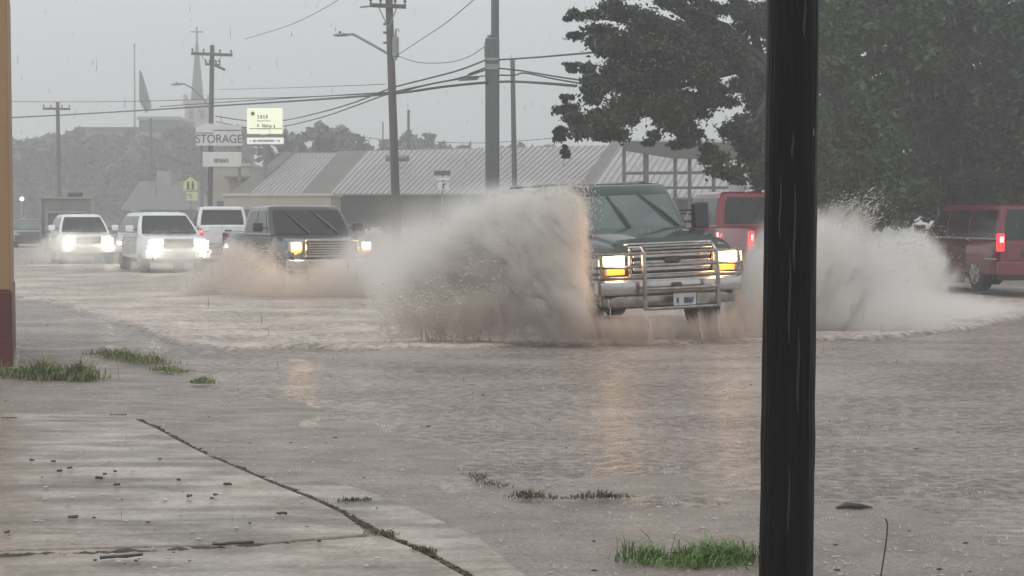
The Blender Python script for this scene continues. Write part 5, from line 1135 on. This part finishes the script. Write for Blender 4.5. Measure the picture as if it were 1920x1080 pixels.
# drops thrown out of the spray
M['drop'] = mat('muddy_water_drop', (.78, .72, .66), .3, spec=.6)
def drops(name, label, arcs, n, seed, r0=.006, r1=.018):
    rn = random.Random(seed); bm = BM()
    for _ in range(n):
        (p0, p1, p2, sx) = arcs[rn.randrange(len(arcs))]; t_ = rn.random() ** .8; p = p0 * (1 - t_) ** 2 + p1 * 2 * t_ * (1 - t_) + p2 * t_ * t_
        tg_ = ((p1 - p0) * (1 - t_) + (p2 - p1) * t_).normalized(); p = p + Vector((rn.gauss(0, sx), rn.gauss(0, sx), rn.gauss(0, sx)))
        if p.z < .02: continue
        r_ = rn.uniform(r0, r1) * (1 if rn.random() < .9 else 1.8); st_ = rn.uniform(1.5, 7)
        q = tg_.to_track_quat('Z', 'Y').to_matrix().to_4x4(); M_ = Matrix.Translation(p) @ q @ Matrix.Diagonal((r_, r_, r_ * st_, 1))
        v = [bm.verts.new(M_ @ Vector(c)) for c in ((1, 0, 0), (-.5, .87, 0), (-.5, -.87, 0), (0, 0, 1), (0, 0, -1))]
        for a, b in ((0, 1), (1, 2), (2, 0)): bm.faces.new((v[a], v[b], v[3])); bm.faces.new((v[b], v[a], v[4]))
    return tag(obj(name, bm, 'drop', smooth=180), label, 'water drops', kind='stuff')
Vp = lambda px, py, Y: at(px, py, Y)
drops('splash_drops', 'drops and ragged fingers of muddy water left of the green truck', [
    (Vp(1090, 600, 20.1), Vp(1060, 380, 19.9), Vp(1010, 350, 19.8), .10), (Vp(1090, 600, 20.1), Vp(1100, 420, 19.8), Vp(1060, 370, 19.7), .09), (Vp(1080, 610, 20), Vp(960, 400, 19.9), Vp(860, 470, 20), .26),
    (Vp(1080, 620, 20), Vp(920, 480, 19.9), Vp(760, 560, 20), .24), (Vp(1000, 630, 20), Vp(860, 520, 20), Vp(710, 590, 20.1), .15), (Vp(1095, 420, 19.9), Vp(1110, 350, 19.9), Vp(1050, 345, 19.9), .10)], 3600, 1, .002, .005)
# ragged upright fingers of water
bm = BM(); rn = random.Random(8)
for i in range(26):
    px = rn.choice([rn.uniform(715, 760), rn.uniform(775, 835), rn.uniform(840, 960)]); Y = rn.uniform(20.0, 20.4); b_ = gr(px, 612, .0); b_ = Vector(((px - 960) / FPX * Y, Y, -.02)); h = rn.uniform(.2, .62) * (1.1 if px < 860 else .8)
    lean = rn.uniform(-.25, .08) * h; P = [b_ + Vector((lean * (k / 6) ** 2 + rn.gauss(0, .014), rn.gauss(0, .01), h * k / 6)) for k in range(7)]
    r_ = rn.uniform(.006, .02); P = catmull(P, 3); tube(bm, P, [max(.003, r_ * (1.2 - k / len(P) * .8) * (1 + .8 * noise.noise(Vector((i * 3.1, k * .55, 0))))) for k in range(len(P) - 1)] + [.002], 6)
    for _ in range(9):
        c = P[-1] + Vector((rn.gauss(0, .06), rn.gauss(0, .05), rn.uniform(-.25, .16))); bmesh.ops.create_icosphere(bm, subdivisions=1, radius=rn.uniform(.006, .016), matrix=Matrix.Translation(c))
tag(obj('splash_fingers', bm, 'drop', smooth=60), 'upright ragged fingers of water at the foot of the spray', 'water', kind='stuff')
drops('splash_drops', 'drops flying off the pale spray cloud on the right', [
    (Vp(1560, 560, 23), Vp(1600, 400, 23), Vp(1640, 385, 23), .16), (Vp(1560, 560, 23), Vp(1680, 420, 23.4), Vp(1760, 480, 24), .2), (Vp(1500, 560, 22.5), Vp(1540, 370, 22.6), Vp(1620, 390, 23), .12)], 2600, 2, .002, .006)
drops('splash_drops', 'drops around the dark pickup wheels', [(Vp(420, 560, 32), Vp(470, 440, 32), Vp(560, 500, 32), .15), (Vp(340, 540, 33), Vp(400, 440, 33), Vp(470, 500, 32.5), .15)], 1100, 3, .003, .008)
# water running off the guard and bumper
bm = BM()
for px, y0, y1, r_ in ((1212, 585, 640, .014), (1218, 600, 640, .012), (1205, 582, 600, .008), (1310, 585, 635, .004), (1345, 580, 630, .005), (1140, 560, 600, .005)):
    P = [at(px + rn.gauss(0, 1.2) + 6 * (k / 6), lerp(y0, y1, k / 6), 20.25) for k in range(7)]; tube(bm, P, [r_ * rn.uniform(.5, 1.2) for _ in P], 5)
tag(obj('dripping_water', bm, 'drop', smooth=60), 'water pouring off the bumper of the green truck', 'water', kind='stuff')
# drop crowns where the rain hits
bm = BM(); rn = random.Random(12)
M['crown_water'] = mat('rain_crown', (.5, .46, .44), .1, spec=.8)
for _ in range(1500):
    Y = 6.8 + 13 * rn.random() ** 1.3; x = rn.uniform(-.33, .33) * Y; z = max(ground_z(x, Y), 0 if Y > shore_y(x) - 1 else -1) + .004
    r_ = rn.uniform(.003, .008); h = rn.uniform(.006, .022)
    for k in range(rn.randrange(1, 4)):
        a = rn.random() * 6.28; c = Vector((x + math.cos(a) * r_ * 2, Y + math.sin(a) * r_ * 2, z)); v = [bm.verts.new(c + Vector(q)) for q in ((r_, 0, 0), (-r_ * .5, r_ * .8, 0), (-r_ * .5, -r_ * .8, 0), (math.cos(a) * r_, math.sin(a) * r_, h))]
        for q in ((0, 1, 3), (1, 2, 3), (2, 0, 3)): bm.faces.new([v[i] for i in q])
tag(obj('rain_splashes', bm, 'crown_water', smooth=180), 'tiny splashes where rain hits the water and pavement', 'rain', kind='stuff')
# falling rain drops
bm = BM(); M['rain'] = mat('rain_drop', (.3, .31, .32), .15, spec=.8)
for _ in range(1000):
    Y = rn.uniform(5, 34); x = rn.uniform(-.34, .34) * Y; z = CAMZ + rn.uniform(-.2, .14) * Y
    if z < .05: continue
    r_ = rn.uniform(.0008, .0015) * (1 + Y / 22); h = rn.uniform(.02, .045); s_ = rn.uniform(-.06, .0)
    v = [bm.verts.new((x + a, Y + b, z + c)) for a, b, c in ((r_, 0, 0), (-r_ * .5, r_, 0), (-r_ * .5, -r_, 0), (s_ * h, 0, h), (-s_ * h * .4, 0, -h * .5))]
    for a, b in ((0, 1), (1, 2), (2, 0)): bm.faces.new((v[a], v[b], v[3])); bm.faces.new((v[b], v[a], v[4]))
tag(obj('rain', bm, 'rain', smooth=180), 'falling rain drops', 'rain', kind='stuff')

# the air: one closed box of thin even haze
bm = BM(); box(bm, -260, 260, -40, 470, -1.2, 30.0)
m = bpy.data.materials.new('rain_haze'); m.use_nodes = True; m.node_tree.nodes.clear(); o_ = m.node_tree.nodes.new('ShaderNodeOutputMaterial'); pv = m.node_tree.nodes.new('ShaderNodeVolumePrincipled')
pv.inputs['Color'].default_value = (.97, .975, .98, 1); pv.inputs['Density'].default_value = .0041; pv.inputs['Anisotropy'].default_value = .2; m.node_tree.links.new(pv.outputs[0], o_.inputs['Volume'])
tag(obj('haze', bm, m, smooth=0), 'grey rain haze filling the air', 'haze', kind='stuff')
